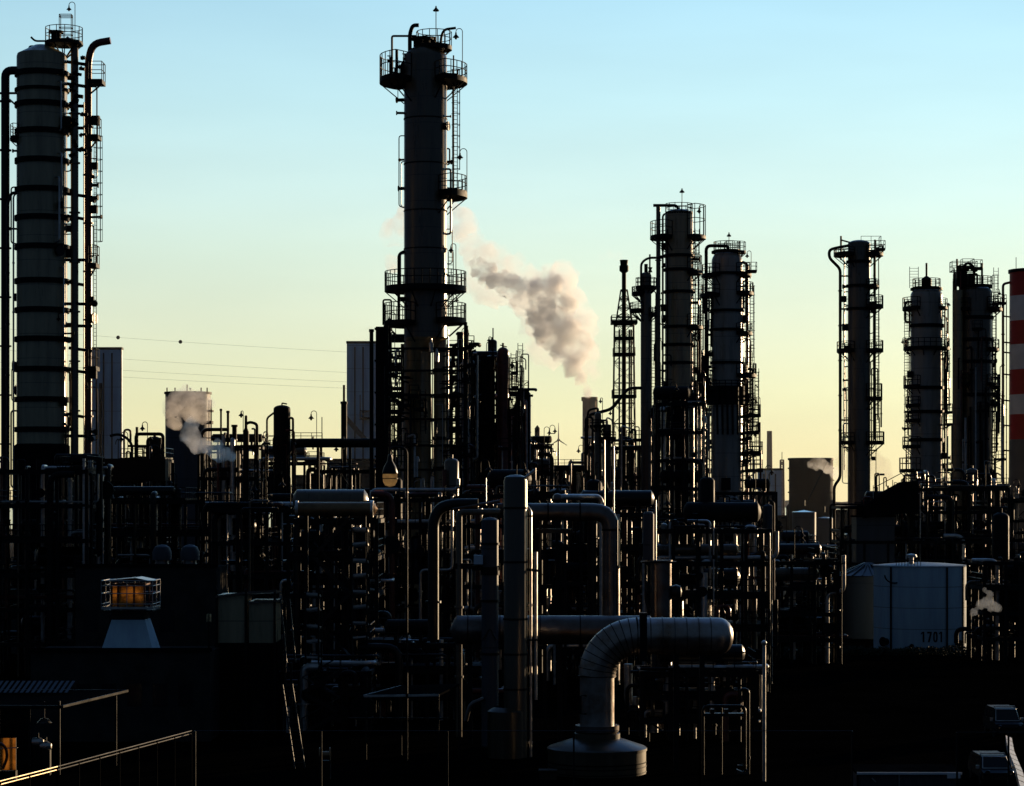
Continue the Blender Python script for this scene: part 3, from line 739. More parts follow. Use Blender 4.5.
mx = nt2.nodes.new('ShaderNodeMixRGB'); mx.blend_type = 'MULTIPLY'; mx.inputs[0].default_value = 1; nt2.links.new(cr.outputs[0], mx.inputs[1]); nt2.links.new(mg.outputs[0], mx.inputs[2])
nt2.links.new(mx.outputs[0], b.inputs['Base Color'])
r = 23 * t.s
t.part('shaft', MB().lathe([(r * 1.06, 0), (r, t.z(270)), (r * .88, t.z(270)), (r * .88, t.z(282)), (0, t.z(282))], 40), sm)
t.part('rim_ring', MB().ring(t.z(273), .45, r - .02, r + .2, 40), 'black')
t.part('lightning_rod', MB().tube([(-r * .8, -1, t.z(274)), (-r * .8, -1, t.z(258))], .05, 5), 'black')
t.pipe([(1012, 282), (1003, 284), (1003, 500), (1003, 560)], 1.3, 'rust', rad=3, n=10, name='side_pipe')
t.pipe([(1007, 560, .4), (1007, 300, .4)], .5, 'steel', name='side_pipe')
for py in (316, 342, 352, 374, 400, 425, 450): t.part('pipe_bracket', MB().bar(t.p(1002, py), t.p(1011, py + 1), .2), 'black')

# ------------------------------------------------------------------ FLARE
t = T('flare_stack', 'slender flare with a wide tip in a lattice derrick, smoking faintly', 'flare', 624, 338)
t.part('riser', MB().tube([(0, 0, 0), (0, 0, t.z(268))], 2.2 * t.s, 12), 'black')
t.part('flare_tip', MB().lathe([(2.2 * t.s, t.z(273)), (4.6 * t.s, t.z(271)), (4.6 * t.s, t.z(266)), (3.6 * t.s, t.z(265)), (4.2 * t.s, t.z(260)), (0, t.z(260))], 18), 'black')
def lattice(mb, corners0, z0, corners1, z1, n, r=.07, diag=True):
    k = len(corners0)
    def cpt(i, f): 
        a, b = corners0[i], corners1[i]
        return Vector((a[0] + (b[0] - a[0]) * f, a[1] + (b[1] - a[1]) * f, z0 + (z1 - z0) * f))
    for i in range(k): mb.tube([cpt(i, 0), cpt(i, 1)], r * 1.3, 6)
    for j in range(n + 1):
        f = j / n
        for i in range(k):
            i2 = (i + 1) % k
            mb.tube([cpt(i, f), cpt(i2, f)], r, 5)
            if diag and j < n:
                mb.tube([cpt(i, f), cpt(i2, (j + .98) / n)], r * .7, 4)
                mb.tube([cpt(i2, f), cpt(i, (j + .98) / n)], r * .7, 4)
sq = lambda w: [(-w, -w), (w, -w), (w, w), (-w, w)]
mb = MB(); lattice(mb, sq(13 * t.s), 0, sq(9.5 * t.s), t.z(322), 14, .055); t.part('lower_derrick', mb, 'black')
mb = MB(); lattice(mb, sq(8.5 * t.s), t.z(326), sq(3.2 * t.s), t.z(290), 4, .06); t.part('upper_derrick', mb, 'black')
for (py, e) in ((322, 13), (338, 10), (354, 11), (396, 12)):
    d = t.part('platform', MB().box(-e * t.s, e * t.s, -e * t.s, e * t.s, t.z(py) - .3, t.z(py)), 'black')
    rb = MB(); q = e * t.s - .05; rail_pts(rb, [(-q, -q), (q, -q), (q, q), (-q, q), (-q, -q)], t.z(py), 6 * t.s, .045, step=2); t.part('guard_rail', rb, 'black', d)
for q in (-5, 5, 7): t.pipe([(624 + q, 560, -1), (624 + q, 330, -1)], .9, 'black', name='gas_pipe')

# ------------------------------------------------------------------ far things
def haze_cyl(name, label, cat, px, Y, rpx, ytop, m, rim=True, taper=1.0, group=None):
    t = T(name, label, cat, px, Y, group)
    r = rpx * t.s
    t.part('shell', MB().lathe([(r * taper, 0), (r, t.z(ytop)), (r * .9, t.z(ytop)), (r * .9, t.z(ytop) - 1), (0, t.z(ytop) - .8)], 40), m)
    if rim: t.part('rim', MB().ring(t.z(ytop + 1.2), .35 * (Y / 400), r - .02, r + 1.1 * t.s, 40), 'black')
    return t
t = haze_cyl('storage_tank', 'huge squat brown tank with a dark rim, hazy behind the steam on the right', 'tank', 811, 440, 22, 459, 'tankbrown')
for k in range(1, 4): t.part('wind_girder', MB().ring(t.z(457 + k * 12), .25, 22 * t.s - .02, 22 * t.s + .2, 40), 'tankbrown')
t.part('stair', MB().bar(t.p(803, 505, -22 * t.s - .2), t.p(824, 462, -22 * t.s - .2), .15, .3), 'black')
t = haze_cyl('dark_silo', 'dark blue-grey cylinder with a rim and steam in front, left of centre', 'silo', 188, 350, 22.5, 393, 'silo')
for k in (-20, -12, 0, 14, 20): t.part('vent_post', MB().tube([(k * t.s, -1, t.z(394)), (k * t.s, -1, t.z(388 - (3 if k == 0 else 0)))], .09, 6), 'black')
t.part('side_ladder', MB().tube([(23.6 * t.s, -.5, 0), (23.6 * t.s, -.5, t.z(400))], .1, 6).box(22 * t.s, 25 * t.s, -1, 1, t.z(412), t.z(410)).box(22 * t.s, 24.5 * t.s, -1, 1, t.z(424), t.z(421)), 'black')
t = haze_cyl('brown_chimney', 'brown square-topped stack whose white plume rises up to the left', 'chimney', 589.5, 620, 7, 397, 'brownstack', rim=False, taper=1.05)
t.part('top_band', MB().ring(t.z(401), 1.0, 7 * t.s - .02, 7 * t.s + .3, 30), 'brownstack')
t.part('ladder', MB().bar((7.4 * t.s, -1, 20), (7.4 * t.s, -1, t.z(400)), .3), 'black')
t = haze_cyl('thin_chimney', 'thin far chimney right of the blue-grey column', 'chimney', 769.5, 760, 2.6, 431, 'brownstack', rim=False, taper=1.35)
t = T('lattice_mast', 'thin far lattice mast left of the huge brown tank', 'mast', 782, 640)
mb = MB(); lattice(mb, sq(2.6 * t.s), 0, sq(1.5 * t.s), t.z(460), 14, .14); t.part('frame', mb, 'brownstack'); t.part('antenna', MB().tube([(0, 0, t.z(461)), (0, 0, t.z(452))], .1, 5), 'brownstack')
def flue_block(px0, px1, ytop, Y, label):
    t = T('boiler_house', label, 'building', (px0 + px1) / 2, Y)
    w = (px1 - px0) / 2 * t.s
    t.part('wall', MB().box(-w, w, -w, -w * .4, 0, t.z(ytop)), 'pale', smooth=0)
    t.part('parapet', MB().box(-w - .1, w + .1, -w - .12, -w * .4 + .1, t.z(ytop) - .1, t.z(ytop) + .35), 'black', smooth=0)
    for f in (-.55, -.1, .42): t.part('downpipe', MB().box(f * w - .12, f * w + .12, -w - .22, -w - .003, 0, t.z(ytop + 4)), 'steel', smooth=0)
    t.part('lit_edge_strip', MB().box(w - .2, w + .12, -w - .12, -w + .2, 0, t.z(ytop + 1)), 'galv', smooth=0)  # bright strip added as the thin sunlit right edge
    return t
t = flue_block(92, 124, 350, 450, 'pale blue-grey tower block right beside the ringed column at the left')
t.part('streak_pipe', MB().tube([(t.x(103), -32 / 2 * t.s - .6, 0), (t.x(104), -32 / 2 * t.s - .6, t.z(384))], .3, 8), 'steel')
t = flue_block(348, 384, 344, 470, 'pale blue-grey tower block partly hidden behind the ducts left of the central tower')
t.part('inclined_conveyor', MB().bar(t.p(346, 417, -18 * t.s - 1), t.p(372, 446, -18 * t.s - 1), .9), 'silo')
t.part('stair_cage', MB().box(t.x(362), t.x(371), -18 * t.s - 2.2, -18 * t.s, t.z(420), t.z(418)).box(t.x(362), t.x(371), -18 * t.s - 2.2, -18 * t.s, t.z(412), t.z(411.4)).tube([(t.x(362), -18 * t.s - 2, t.z(420)), (t.x(362), -18 * t.s - 2, t.z(396))], .1, 5), 'black')
t = flue_block(757, 781, 470, 520, 'low blue-grey block between the blue-grey column and the lattice mast')
# little wind turbine
t = T('wind_turbine', 'tiny three-bladed wind turbine on the skyline between the central cluster and the brown stack', 'wind turbine', 558.5, 900)
t.part('tower', MB().tube([(0, 0, 0), (0, 0, t.z(440))], .5, 10, rs=[.7, .35]), 'steel')
t.part('nacelle', MB().box(-.5, .5, -1.2, 1.2, t.z(441), t.z(439)), 'steel')
for a in (90, 213, 327):
    L_ = (17 if a == 90 else 10) * t.s
    q = R(a); c = Vector((0, -1.4, t.z(440)))
    t.part('blade', MB().tube([c, c + Vector((math.cos(q), 0, math.sin(q))) * L_], .3, 6, rs=[.32, .08]), 'steel')
# power lines and the pylon that carries them
t = T('power_pylon', 'lattice power pylon hidden behind the central tower', 'pylon', 425, 600)
mb = MB(); lattice(mb, sq(3.2), 0, sq(.7), t.z(325), 10, .12); t.part('frame', mb, 'steel')
t.part('crossarm', MB().bar((-5, 0, t.z(352)), (5, 0, t.z(352)), .3).bar((-5, 0, t.z(374)), (5, 0, t.z(374)), .3), 'steel')
for (ya, yb, nm, yy) in ((330, 356, 'topmost power line with two marker balls, across the sky left of the tower', 0), (352, 376, 'second power line from the top, across the sky left of the tower', 1.5), (367, 385, 'third power line from the top, across the sky left of the tower', 0), (374, 391, 'lowest power line across the sky left of the tower', 1.5)):
    a = Vector((wx(-260, 600), 600 + yy, wz(ya - 26, 600))); b = Vector((wx(425, 600), 600 + yy, wz(yb, 600)))
    pts = []
    for i in range(25):
        f = i / 24; p = a + (b - a) * f; p.z -= 3.0 * 4 * f * (1 - f) * .4; pts.append(p)
    root = bpy.data.objects.new('power_line', None); COL.objects.link(root); root.location = (0, 0, 0); tag(root, nm, 'power line')
    MB().tube(pts, .022, 5).build('cable', 'wire', root)
    if ya == 330:
        for f in (.552, .643): 
            i = int(f * 24); p = pts[i] + (pts[i + 1] - pts[i]) * (f * 24 - i)
            MB().lathe([(0, -.5), (.35, -.35), (.5, 0), (.35, .35), (0, .5)], 10, tuple(p)).build('marker_ball', 'black', root)
# ------------------------------------------------------------------ open steel process structures
def module(name, label, px0, px1, pytop, Y, dep, bays, levels, seed, npipe=14, nh=5, tall=(-6, 14), drums=1, posts=True, stairs=False, bright=.22):
    q = random.Random(seed)
    t = T(name, label, 'process structure', (px0 + px1) / 2, Y)
    w = (px1 - px0) / 2 * t.s; zt = t.z(pytop)
    xs_ = [-w + 2 * w * i / bays for i in range(bays + 1)]
    zs_ = [zt * (k + 1) / levels for k in range(levels)]
    y0, y1 = -dep / 2, dep / 2
    mb = MB()
    for x in xs_:
        for y in (y0, y1): mb.bar((x, y, 0), (x, y, zt), .26)
    for z in zs_:
        for y in (y0, y1): mb.bar((-w - .13, y, z - .2), (w + .13, y, z - .2), .2, .36)
        for x in xs_: mb.bar((x, y0, z - .21), (x, y1, z - .21), .2, .3)
    for i in range(bays):
        for k in range(levels):
            if q.random() < .4:
                za = zs_[k - 1] if k else 0
                mb.bar((xs_[i], y1, za), (xs_[i + 1], y1, zs_[k] - .2), .12)
                if q.random() < .5: mb.bar((xs_[i + 1], y1 + .14, za), (xs_[i], y1 + .14, zs_[k] - .2), .12)
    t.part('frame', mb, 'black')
    for k, z in enumerate(zs_):
        if q.random() < .75:
            i0 = q.randrange(bays); i1 = q.randrange(i0, bays) + 1
            d = t.part('deck', MB().box(xs_[i0], xs_[i1], y0, y1, z, z + .06), 'black', smooth=0)
            rb = MB(); rail_pts(rb, [(xs_[i0], y1), (xs_[i0], y0), (xs_[i1], y0), (xs_[i1], y1)], z + .06, 1.1, .035)
            t.part('guard_rail', rb, q.choice(['black', 'black', 'steel']), d)
        for j in range(drums):
            if q.random() < .45:
                rr = q.uniform(.4, .9); L_ = q.uniform(2.5, min(7, 1.9 * w)); cx = q.uniform(-w + L_ / 2, w - L_ / 2) if w > L_ / 2 else 0
                yy = q.uniform(y0 + rr, y1 - rr); zz = z + rr + .45
                dd = t.part('horizontal_drum', MB().lathe([(0, -L_ / 2 - rr * .4), (rr * .6, -L_ / 2 - rr * .28), (rr, -L_ / 2), (rr, L_ / 2), (rr * .6, L_ / 2 + rr * .28), (0, L_ / 2 + rr * .4)], 18, (cx, yy, zz), axis='x'), q.choice(['steel', 'black', 'black', 'shell_dark']))
                for e in (-.3, .3): t.part('saddle', MB().box(cx + e * L_ - .12, cx + e * L_ + .12, yy - rr * .8, yy + rr * .8, z + .06, zz - rr * .3), 'black', dd)
            elif q.random() < .5:
                rr = q.uniform(.35, .8); hh = q.uniform(1.6, 4.2); cx = q.uniform(-w + rr, w - rr); yy = q.uniform(y0 + rr, y1 - rr)
                t.part('upright_vessel', MB().lathe([(rr, z), (rr, z + hh), (rr * .8, z + hh + rr * .3), (rr * .35, z + hh + rr * .5), (rr * .2, z + hh + rr * .5), (rr * .2, z + hh + rr), (0, z + hh + rr)], 18, (cx, yy, 0)), q.choice(['steel', 'black', 'black', 'shell_dark']))
    mats = ['black'] * 5 + ['steel'] * 4 + ['shell_dark', 'rust']
    for k in range(npipe):
        r = q.choice((.06, .08, .1, .1, .14, .2, .28))
        x = q.uniform(-w - .3, w + .3); y = q.uniform(y0 - .8, y1 + .5)
        za = q.choice((0, 0, 0, q.uniform(0, zt * .5))); zb = min(zt + q.uniform(*tall) * t.s, zt * 1.4)
        if q.random() < .4: zb = za + (zb - za) * q.uniform(.4, .9)
        m = 'galv' if q.random() < bright else q.choice(mats)
        x2 = max(-w - .6, min(w + .6, x + q.uniform(-3.5, 3.5)))
        st = q.random()
        if st < .35: pts = [(x, y, za), (x, y, zb), (x2, y, zb)]
        elif st < .55: pts = [(x, y, za), (x, y, zb), (x, y + q.uniform(.8, 3), zb)]
        elif st < .72:
            zm = za + (zb - za) * q.uniform(.3, .7); pts = [(x, y, za), (x, y, zm), (x2, y, zm), (x2, y, zb)]
        elif st < .82: pts = [(x, y, za), (x, y, zb - r * 5), (x, y, zb), (x + min(.9, r * 8), y, zb), (x + min(.9, r * 8) + .01, y, zb - min(.8, r * 6))]
        else: pts = [(x, y, za), (x, y, zb)]
        mb = MB().tube(fillet(pts, r * 3.5), r, 8 if r < .15 else 12)
        z = za + q.uniform(.5, 2)
        while z < min(p[2] for p in pts[1:]) - .4:
            mb.tube([(x, y, z - .05), (x, y, z + .05)], r * 1.6, 8); z += q.uniform(2, 5)
        o = t.part('pipe', mb, m)
        if q.random() < .45 and zb - za > 3:
            zv = za + (zb - za) * q.uniform(.2, .9)
            t.part('valve', MB().lathe([(0, zv - r * 2.6), (r * 2.2, zv - r * 2.6), (r * 1.1, zv), (r * 2.2, zv + r * 2.6), (0, zv + r * 2.6)], 10, (x, y, 0)).tube([(x, y, zv), (x, y - r * 6, zv)], r * .4, 5).tube([(x, y - r * 6, zv), (x, y - r * 6.4, zv)], r * 3, 10), 'black', o)
    for k in range(nh):
        r = q.choice((.08, .12, .16, .22)); z = q.choice(zs_) + r + .1 + q.choice((0, 0, .5)); y = q.uniform(y0, y1)
        e0 = q.uniform(-w - 1.2, -w * .3); e1 = q.uniform(w * .3, w + 1.2)
        pts = [(e0, y, z - q.uniform(1, 3)), (e0, y, z), (e1, y, z)] + ([(e1, y, z + q.uniform(.8, 2.5))] if q.random() < .5 and w > 4 else [(e1, y + 2, z)])
        t.part('pipe', MB().tube(fillet(pts, r * 3.5), r, 10), 'galv' if q.random() < bright else q.choice(mats))
    if posts:
        for k in range(2):
            x = q.uniform(-w, w)
            if q.random() < .6: hook_lamp(t, x, y0, zt, zt + q.uniform(2.4, 3.2), q.choice((-1, 1)))
    if stairs:
        stair(t, -w * .4, w * .4, y0 - 1.1, zs_)
    return t

def stair(t, x0, x1, y, zs_, m='steel', w=.9):
    z = 0
    for k, z1 in enumerate(zs_):
        a, b = (x0, x1) if k % 2 == 0 else (x1, x0)
        mb = MB()
        for yy in (y - w / 2, y + w / 2):
            mb.bar((a, yy, z), (b, yy, z1), .06, .24)
            mb.tube([(a, yy, z + 1.0), (b, yy, z1 + 1.0)], .035, 5)
            for f in (.0, .33, .66, 1): mb.tube([(a + (b - a) * f, yy, z + (z1 - z) * f), (a + (b - a) * f, yy, z + (z1 - z) * f + 1.0)], .03, 5)
        n = max(3, int((z1 - z) / .3))
        for i in range(n):
            f = (i + .5) / n; x = a + (b - a) * f; mb.box(x - .14, x + .14, y - w / 2, y + w / 2, z + (z1 - z) * f - .02, z + (z1 - z) * f + .02)
        fl = t.part('stair_flight', mb, m)
        z = z1

mods = [
 # far and middle rows, whose tops draw the skyline
 ('process_structure', 'dark open steel structure at the foot of the ringed column, far left', -20, 96, 470, 208, 9, 4, 6, 11, 34, 8),
 ('process_structure', 'flat-topped black structure with gooseneck pipes between the pale tower block and the dark silo', 88, 168, 459, 262, 8, 4, 6, 12, 18, 8, (-10, 2)),
 ('process_structure', 'crowded black structure right of the dark silo', 204, 262, 446, 270, 9, 3, 6, 13, 18, 6, (-8, 16)),
 ('process_structure', 'open black structure with sky showing through it, under the long horizontal pipe', 262, 322, 462, 286, 7, 4, 5, 14, 16, 7, (-8, 4)),
 ('process_structure', 'black structure under the pale tower block, left of the ducts', 318, 376, 470, 280, 8, 3, 5, 15, 14, 5, (-8, 4)),
 ('process_structure', 'tall narrow black pipe tower close against the left of the central tower', 389, 407, 338, 264, 4, 1, 11, 16, 16, 9, (-20, 2), 0),
 ('process_structure', 'tall narrow black pipe tower close against the right of the central tower', 448, 472, 352, 266, 4, 2, 11, 17, 18, 9, (-14, 3), 0),
 ('process_structure', 'tall crowded black structure right of the central tower, topped with pipes and rails', 470, 503, 366, 274, 6, 3, 9, 18, 24, 10, (-10, 12), 2),
 ('process_structure', 'stepped black scaffold tower right of the domed black vessel', 509, 528, 392, 278, 5, 2, 9, 19, 16, 9, (-20, 6), 1),
 ('process_structure', 'small distant scaffold cluster left of the wind turbine', 533, 551, 446, 330, 5, 2, 6, 20, 14, 5, (-10, 14), 1),
 ('process_structure', 'long low black structure on the skyline behind the wind turbine', 546, 618, 468, 340, 6, 5, 4, 21, 18, 9, (-8, 4), 1),
 ('process_structure', 'black structure with small vessels at the foot of the lattice flare', 586, 640, 447, 300, 8, 3, 6, 22, 22, 8, (-8, 14)),
 ('process_structure', 'tall black structure wrapped round the foot of the tall brown-grey column', 654, 700, 404, 286, 9, 3, 8, 23, 26, 10, (-14, 6)),
 ('process_structure', 'black pipe tower between the brown-grey and the blue-grey columns', 694, 714, 384, 318, 4, 2, 8, 24, 16, 8, (-14, 8), 0),
 ('process_structure', 'black structure round the foot of the blue-grey column', 704, 772, 492, 280, 9, 4, 6, 25, 26, 8, (-14, 10)),
 ('process_structure', 'low black structure in front of the huge brown tank', 768, 828, 546, 262, 8, 4, 4, 26, 18, 9, (-8, 6)),
 ('process_structure', 'black structure at the foot of the lone dark column', 836, 908, 506, 300, 10, 4, 5, 27, 18, 7, (-10, 6)),
 ('process_structure', 'black structure round the feet of the right hand pair of columns', 902, 1000, 488, 290, 10, 5, 6, 28, 34, 10, (-14, 20)),
 ('process_structure', 'black structure at the foot of the striped chimney', 986, 1060, 500, 312, 9, 4, 6, 29, 22, 7, (-12, 20)),
 # nearer rows, below the skyline
 ('process_structure', 'shadowy structure with glinting pipes below the dark silo', 92, 216, 500, 226, 8, 5, 5, 31, 22, 8, (-6, 6)),
 ('process_structure', 'shadowy structure with stacked drums below the long horizontal pipe', 216, 300, 508, 212, 9, 3, 5, 32, 22, 8, (-6, 8)),
 ('process_structure', 'shadowy structure carrying the long bronze drum, left of the street lamp', 294, 380, 518, 180, 9, 3, 5, 33, 20, 7, (-6, 2), 2, False, True, .3),
 ('process_structure', 'shadowy structure behind the street lamp at the foot of the central tower', 374, 470, 498, 226, 9, 4, 6, 34, 30, 9, (-8, 8), 2, True, False, .3),
 ('process_structure', 'shadowy structure behind the fat foreground riser', 464, 560, 494, 210, 9, 4, 6, 35, 30, 9, (-8, 8), 2, True, False, .3),
 ('process_structure', 'shadowy structure full of glints behind the elbowed pipe in the middle', 556, 650, 512, 200, 9, 4, 5, 36, 30, 9, (-6, 10), 2, True, False, .3),
 ('process_structure', 'shadowy structure full of glints above the big horizontal duct', 646, 764, 528, 192, 9, 5, 5, 37, 34, 9, (-6, 10), 2, True, False, .3),
 ('process_structure', 'low shadowy structure left of the twin white tanks', 764, 832, 560, 224, 8, 3, 4, 38, 18, 6, (-6, 6)),
 ('process_structure', 'low shadowy structure behind the numbered white tank', 836, 1000, 540, 286, 8, 7, 4, 39, 24, 8, (-6, 6)),
 ('process_structure', 'low shadowy structure below the striped chimney, right of the numbered tank', 976, 1060, 560, 226, 8, 4, 4, 40, 18, 6, (-6, 6)),
 ('process_structure', 'low pipe frame in the shadow under the big horizontal duct', 640, 752, 668, 152, 5, 4, 3, 41, 20, 6, (-6, 6), 1, False, False, .3),
 ('process_structure', 'low pipe frame in the shadow left of the fat foreground riser', 372, 486, 640, 166, 6, 4, 3, 42, 22, 6, (-6, 8), 2, False, False, .25),
 ('process_structure', 'low pipe frame in the shadow below the glinting stair tower', 280, 372, 668, 158, 5, 4, 3, 43, 18, 6, (-6, 6), 1, False, True, .25),
]
for a in mods:
    a = list(a); a[10] = int(a[10] * 1.4); module(*a)

# pieces that stand out of the left and middle skyline
t = T('header_pipe', 'long black horizontal pipe on the skyline between the drum vessel and the ducts', 'pipe', 330, 268)
t.pipe([(285, 640), (285, 452), (294, 443), (385, 443)], 4.6, n=14, rad=10, name='run')
for px in (318, 350, 372): t.part('post', MB().bar(t.p(px, 447), (t.x(px), 0, 0), .3), 'black')
t = T('drum_vessel', 'upright black drum with arms and a domed top on the left skyline', 'vessel', 282, 262)
t.part('shell', dome_shell(8.5 * t.s, 0, t.z(409), 4 * t.s, 22), 'black')
t.pipe([(275, 412), (267, 418), (267, 470)], 1.0, rad=3); t.pipe([(288, 418), (293, 418), (293, 470)], 1.2, rad=2)
t.pipe([(282, 405), (282, 403), (287, 404)], .7, flange=False, name='nozzle')
tangle(t, 262, 296, 430, 500, 16, 26, -1.5, 1.5, .1, 1, 2)
t = T('black_stack', 'short black stack stepped to a thin tip, left of the pale tower block', 'stack', 344, 300)
t.part('shaft', MB().lathe([(3.0 * t.s, 0), (3.0 * t.s, t.z(402)), (1.2 * t.s, t.z(401)), (1.2 * t.s, t.z(385)), (0, t.z(385))], 14), 'black'); t.part('collar', MB().ring(t.z(404), .3, 3 * t.s, 3.6 * t.s, 14), 'black')
for (px, py, r_, nm) in ((221, 409, 1.0, 'thinnest black vent stack right of the dark silo'), (228, 411, 1.3, 'second black vent stack right of the dark silo'), (234.5, 425, 2.4, 'stubby black vent stack with a capped top right of the dark silo')):
    t = T('vent_stack', nm, 'stack', px, 266)
    t.part('shaft', MB().tube([(0, 0, 0), (0, 0, t.z(py))], r_ * t.s, 12), 'black'); t.part('cap', MB().ring(t.z(py + 2), .25, r_ * t.s * .9, r_ * t.s * 1.35, 14), 'black')
t = T('knockout_pot', 'black pot with a looped pipe left of the drum vessel on the skyline', 'vessel', 246, 264)
t.part('shell', MB().lathe([(3 * t.s, 0), (3 * t.s, t.z(432)), (1.5 * t.s, t.z(428)), (1.4 * t.s, t.z(416)), (0, t.z(415))], 14), 'black')
t.pipe([(246, 424), (250, 422), (257, 424), (257, 440), (257, 460)], 1.5, rad=3, n=10, flange=False); hook_lamp(t, t.x(243.5), -.3, t.z(432), t.z(411), -1, w=2 * t.s)
t.part('cross_tube', MB().tube([t.p(262, 436), t.p(290, 436)], .07, 5).tube([t.p(240, 446), t.p(262, 446)], 1.2 * t.s, 8), 'black')
t = T('handrail_walkway', 'thin railed walkway on the skyline left of the pale tower block', 'walkway', 308, 284)
t.part('deck', MB().box(t.x(291), t.x(323), -1, 1, t.z(440) - .2, t.z(440)), 'black')
for px in (293, 321): t.part('post', MB().bar((t.x(px), 0, 0), t.p(px, 441), .3), 'black')
mb = MB(); rail_pts(mb, [(t.x(291), -1), (t.x(323), -1)], t.z(440), 7 * t.s, .04); t.part('guard_rail', mb, 'black')
hook_lamp(t, t.x(317), -.5, t.z(440), t.z(411), -1, w=5.5 * t.s, size=1.1); t.part('pole', MB().tube([t.p(322, 470), t.p(322, 417)], .06, 5), 'black')
t = T('gooseneck_manifold', 'cluster of black gooseneck pipes with a hooked lamp between the pale block and the silo', 'pipework', 142, 258)
t.pipe([(110, 436), (118, 434), (126, 437), (132, 444), (132, 470)], 1.4, rad=5, n=10, flange=False)
t.pipe([(136, 470), (136, 434), (163, 434), (163, 470)], 1.7, rad=4, n=10, flange=False); t.pipe([(128, 446), (158, 446), (158, 470)], 1.2, rad=3, flange=False)
t.pipe([(137, 458), (137, 427)], 1.4, flange=False, name='vent_pipe'); t.pipe([(148, 470), (148, 440), (152, 438)], 2.0, flange=False)
hook_lamp(t, t.x(148), -.4, t.z(440), t.z(422), -1, w=5 * t.s); 
mb = MB(); rail_pts(mb, [(t.x(122), -.8), (t.x(164), -.8)], t.z(459), 10 * t.s, .04); t.part('guard_rail', mb, 'black')
for px in (132, 163, 148): t.part('stanchion', MB().bar((t.x(px), .4, 0), t.p(px, 458, .4), .2), 'black')
tangle(t, 116, 166, 428, 462, 14, 25, -1.5, 1.5, .1, 0, 1)
t = T('rack_girder', 'flat black girder deck between the ringed column and the dark silo', 'pipe rack', 128, 250)
t.part('girder', MB().box(t.x(84), t.x(168), -2, 2, t.z(481), t.z(459)), 'black', smooth=0)
for px in (88, 110, 140, 164): t.part('post', MB().bar((t.x(px), 0, 0), t.p(px, 480), .4), 'black')
t = T('domed_vessel', 'slender black vessel with a domed head and reddish right flank, right of the central tower', 'vessel', 503, 268)
t.part('shell', dome_shell(6 * t.s, 0, t.z(353), 6 * t.s, 24), 'rust'); t.part('nozzle', MB().tube([t.p(503, 348), t.p(503, 343)], .12, 8).tube([t.p(500, 345), t.p(507, 347)], .06, 5), 'black')
ladder(t, t.x(513.5), -.2, t.z(440), t.z(362), 1, .4, True, w=.6, r=.05); hook_lamp(t, t.x(516.5), -.2, t.z(440), t.z(360), -1, w=4 * t.s)
t.part('ladder_bracket', MB().bar(t.p(507, 380), t.p(516, 380), .12).bar(t.p(507, 410), t.p(516, 410), .12).bar(t.p(507, 436), t.p(517, 436), .2), 'black')
tangle(t, 497, 530, 352, 470, 26, 21, -2.5, 2.5, .15, 2, 4)
t = T('heater_box', 'plain black furnace box with a thin aerial, right of the central tower', 'furnace', 488.5, 271)
t.part('casing', MB().box(-6.5 * t.s, 6.5 * t.s, -2, 2, 0, t.z(360)).box(-8 * t.s, 8 * t.s, -2.2, 2.2, t.z(361), t.z(358)), 'black', smooth=0)
t.part('aerial', MB().tube([t.p(493, 360), t.p(493, 328)], .07, 6).tube([t.p(493, 360), t.p(493, 352)], .16, 6), 'black'); hook_lamp(t, t.x(491), -.5, t.z(358), t.z(337), -1, w=2 * t.s, size=.8)
mb = MB(); rail_pts(mb, [(t.x(471), -1), (t.x(497), -1)], t.z(358), 5 * t.s, .045); t.part('guard_rail', mb, 'black'); t.part('outrigger', MB().bar(t.p(470, 358, -1), t.p(480, 358, -1), .25).bar(t.p(472, 375, -1), t.p(480, 375, -1), .25), 'black')
tangle(t, 470, 500, 355, 470, 30, 22, -3, 2.5, .15, 2, 4)
t.pipe([(474, 420), (474, 362), (480, 362)], 1.2, rad=3, flange=False); t.pipe([(471, 420), (471, 352), (476, 350)], 1.0, rad=3, flange=False)
for (px, py, r_, lb) in ((598, 412, 3.4, 'small blunt vessel left of the lattice flare'), (607, 424, 4.2, 'wider blunt vessel close against the lattice flare')):
    t = T('small_vessel', lb, 'vessel', px, 292)
    t.part('shell', dome_shell(r_ * t.s, 0, t.z(py + 3), 3 * t.s, 18), 'shell_dark')
    t.pipe([(px, py), (px, py - 4), (px - 10, py - 2), (px - 11, py + 40)], 1.1, rad=4, flange=False)
    platform(t, t.z(py + 14), r_ * t.s, (r_ + 5) * t.s, -180, 180, h=6 * t.s, r=.05)
    hook_lamp(t, (r_ + 1) * t.s, -.3, t.z(py + 14), t.z(py - 14), -1, w=2 * t.s, size=.8)
tangle(t, 586, 640, 415, 480, 14, 23, -2, 2, .1, 1, 2)
t = T('transfer_pipe', 'bent pipe climbing to the right across the foot of the lattice flare', 'pipe', 620, 294)
t.pipe([(586, 470), (586, 416), (612, 409), (628, 388), (642, 388)], 1.6, rad=6, n=10, name='run')
t = T('conveyor_gallery', 'black sloping gallery roof rising to the right at the foot of the lone dark column', 'conveyor', 885, 284)
mb = MB(); hw = 3
P0 = [(860, 506), (903, 482), (914, 481), (914, 512), (860, 518)]
vs = [t.p(a, b, -hw) for a, b in P0] + [t.p(a, b, hw) for a, b in P0]
mb.add(vs, [(0, 1, 2, 3, 4), (9, 8, 7, 6, 5)] + [(i, i + 5, (i + 1) % 5 + 5, (i + 1) % 5) for i in range(5)])
t.part('gallery', mb, 'roof', smooth=0)
for px in (863, 880, 911): t.part('trestle_leg', MB().bar((t.x(px), 0, 0), t.p(px, 512), .5), 'black')
tangle(t, 862, 922, 470, 520, 16, 24, -2, 3.4, .15, 1, 2)
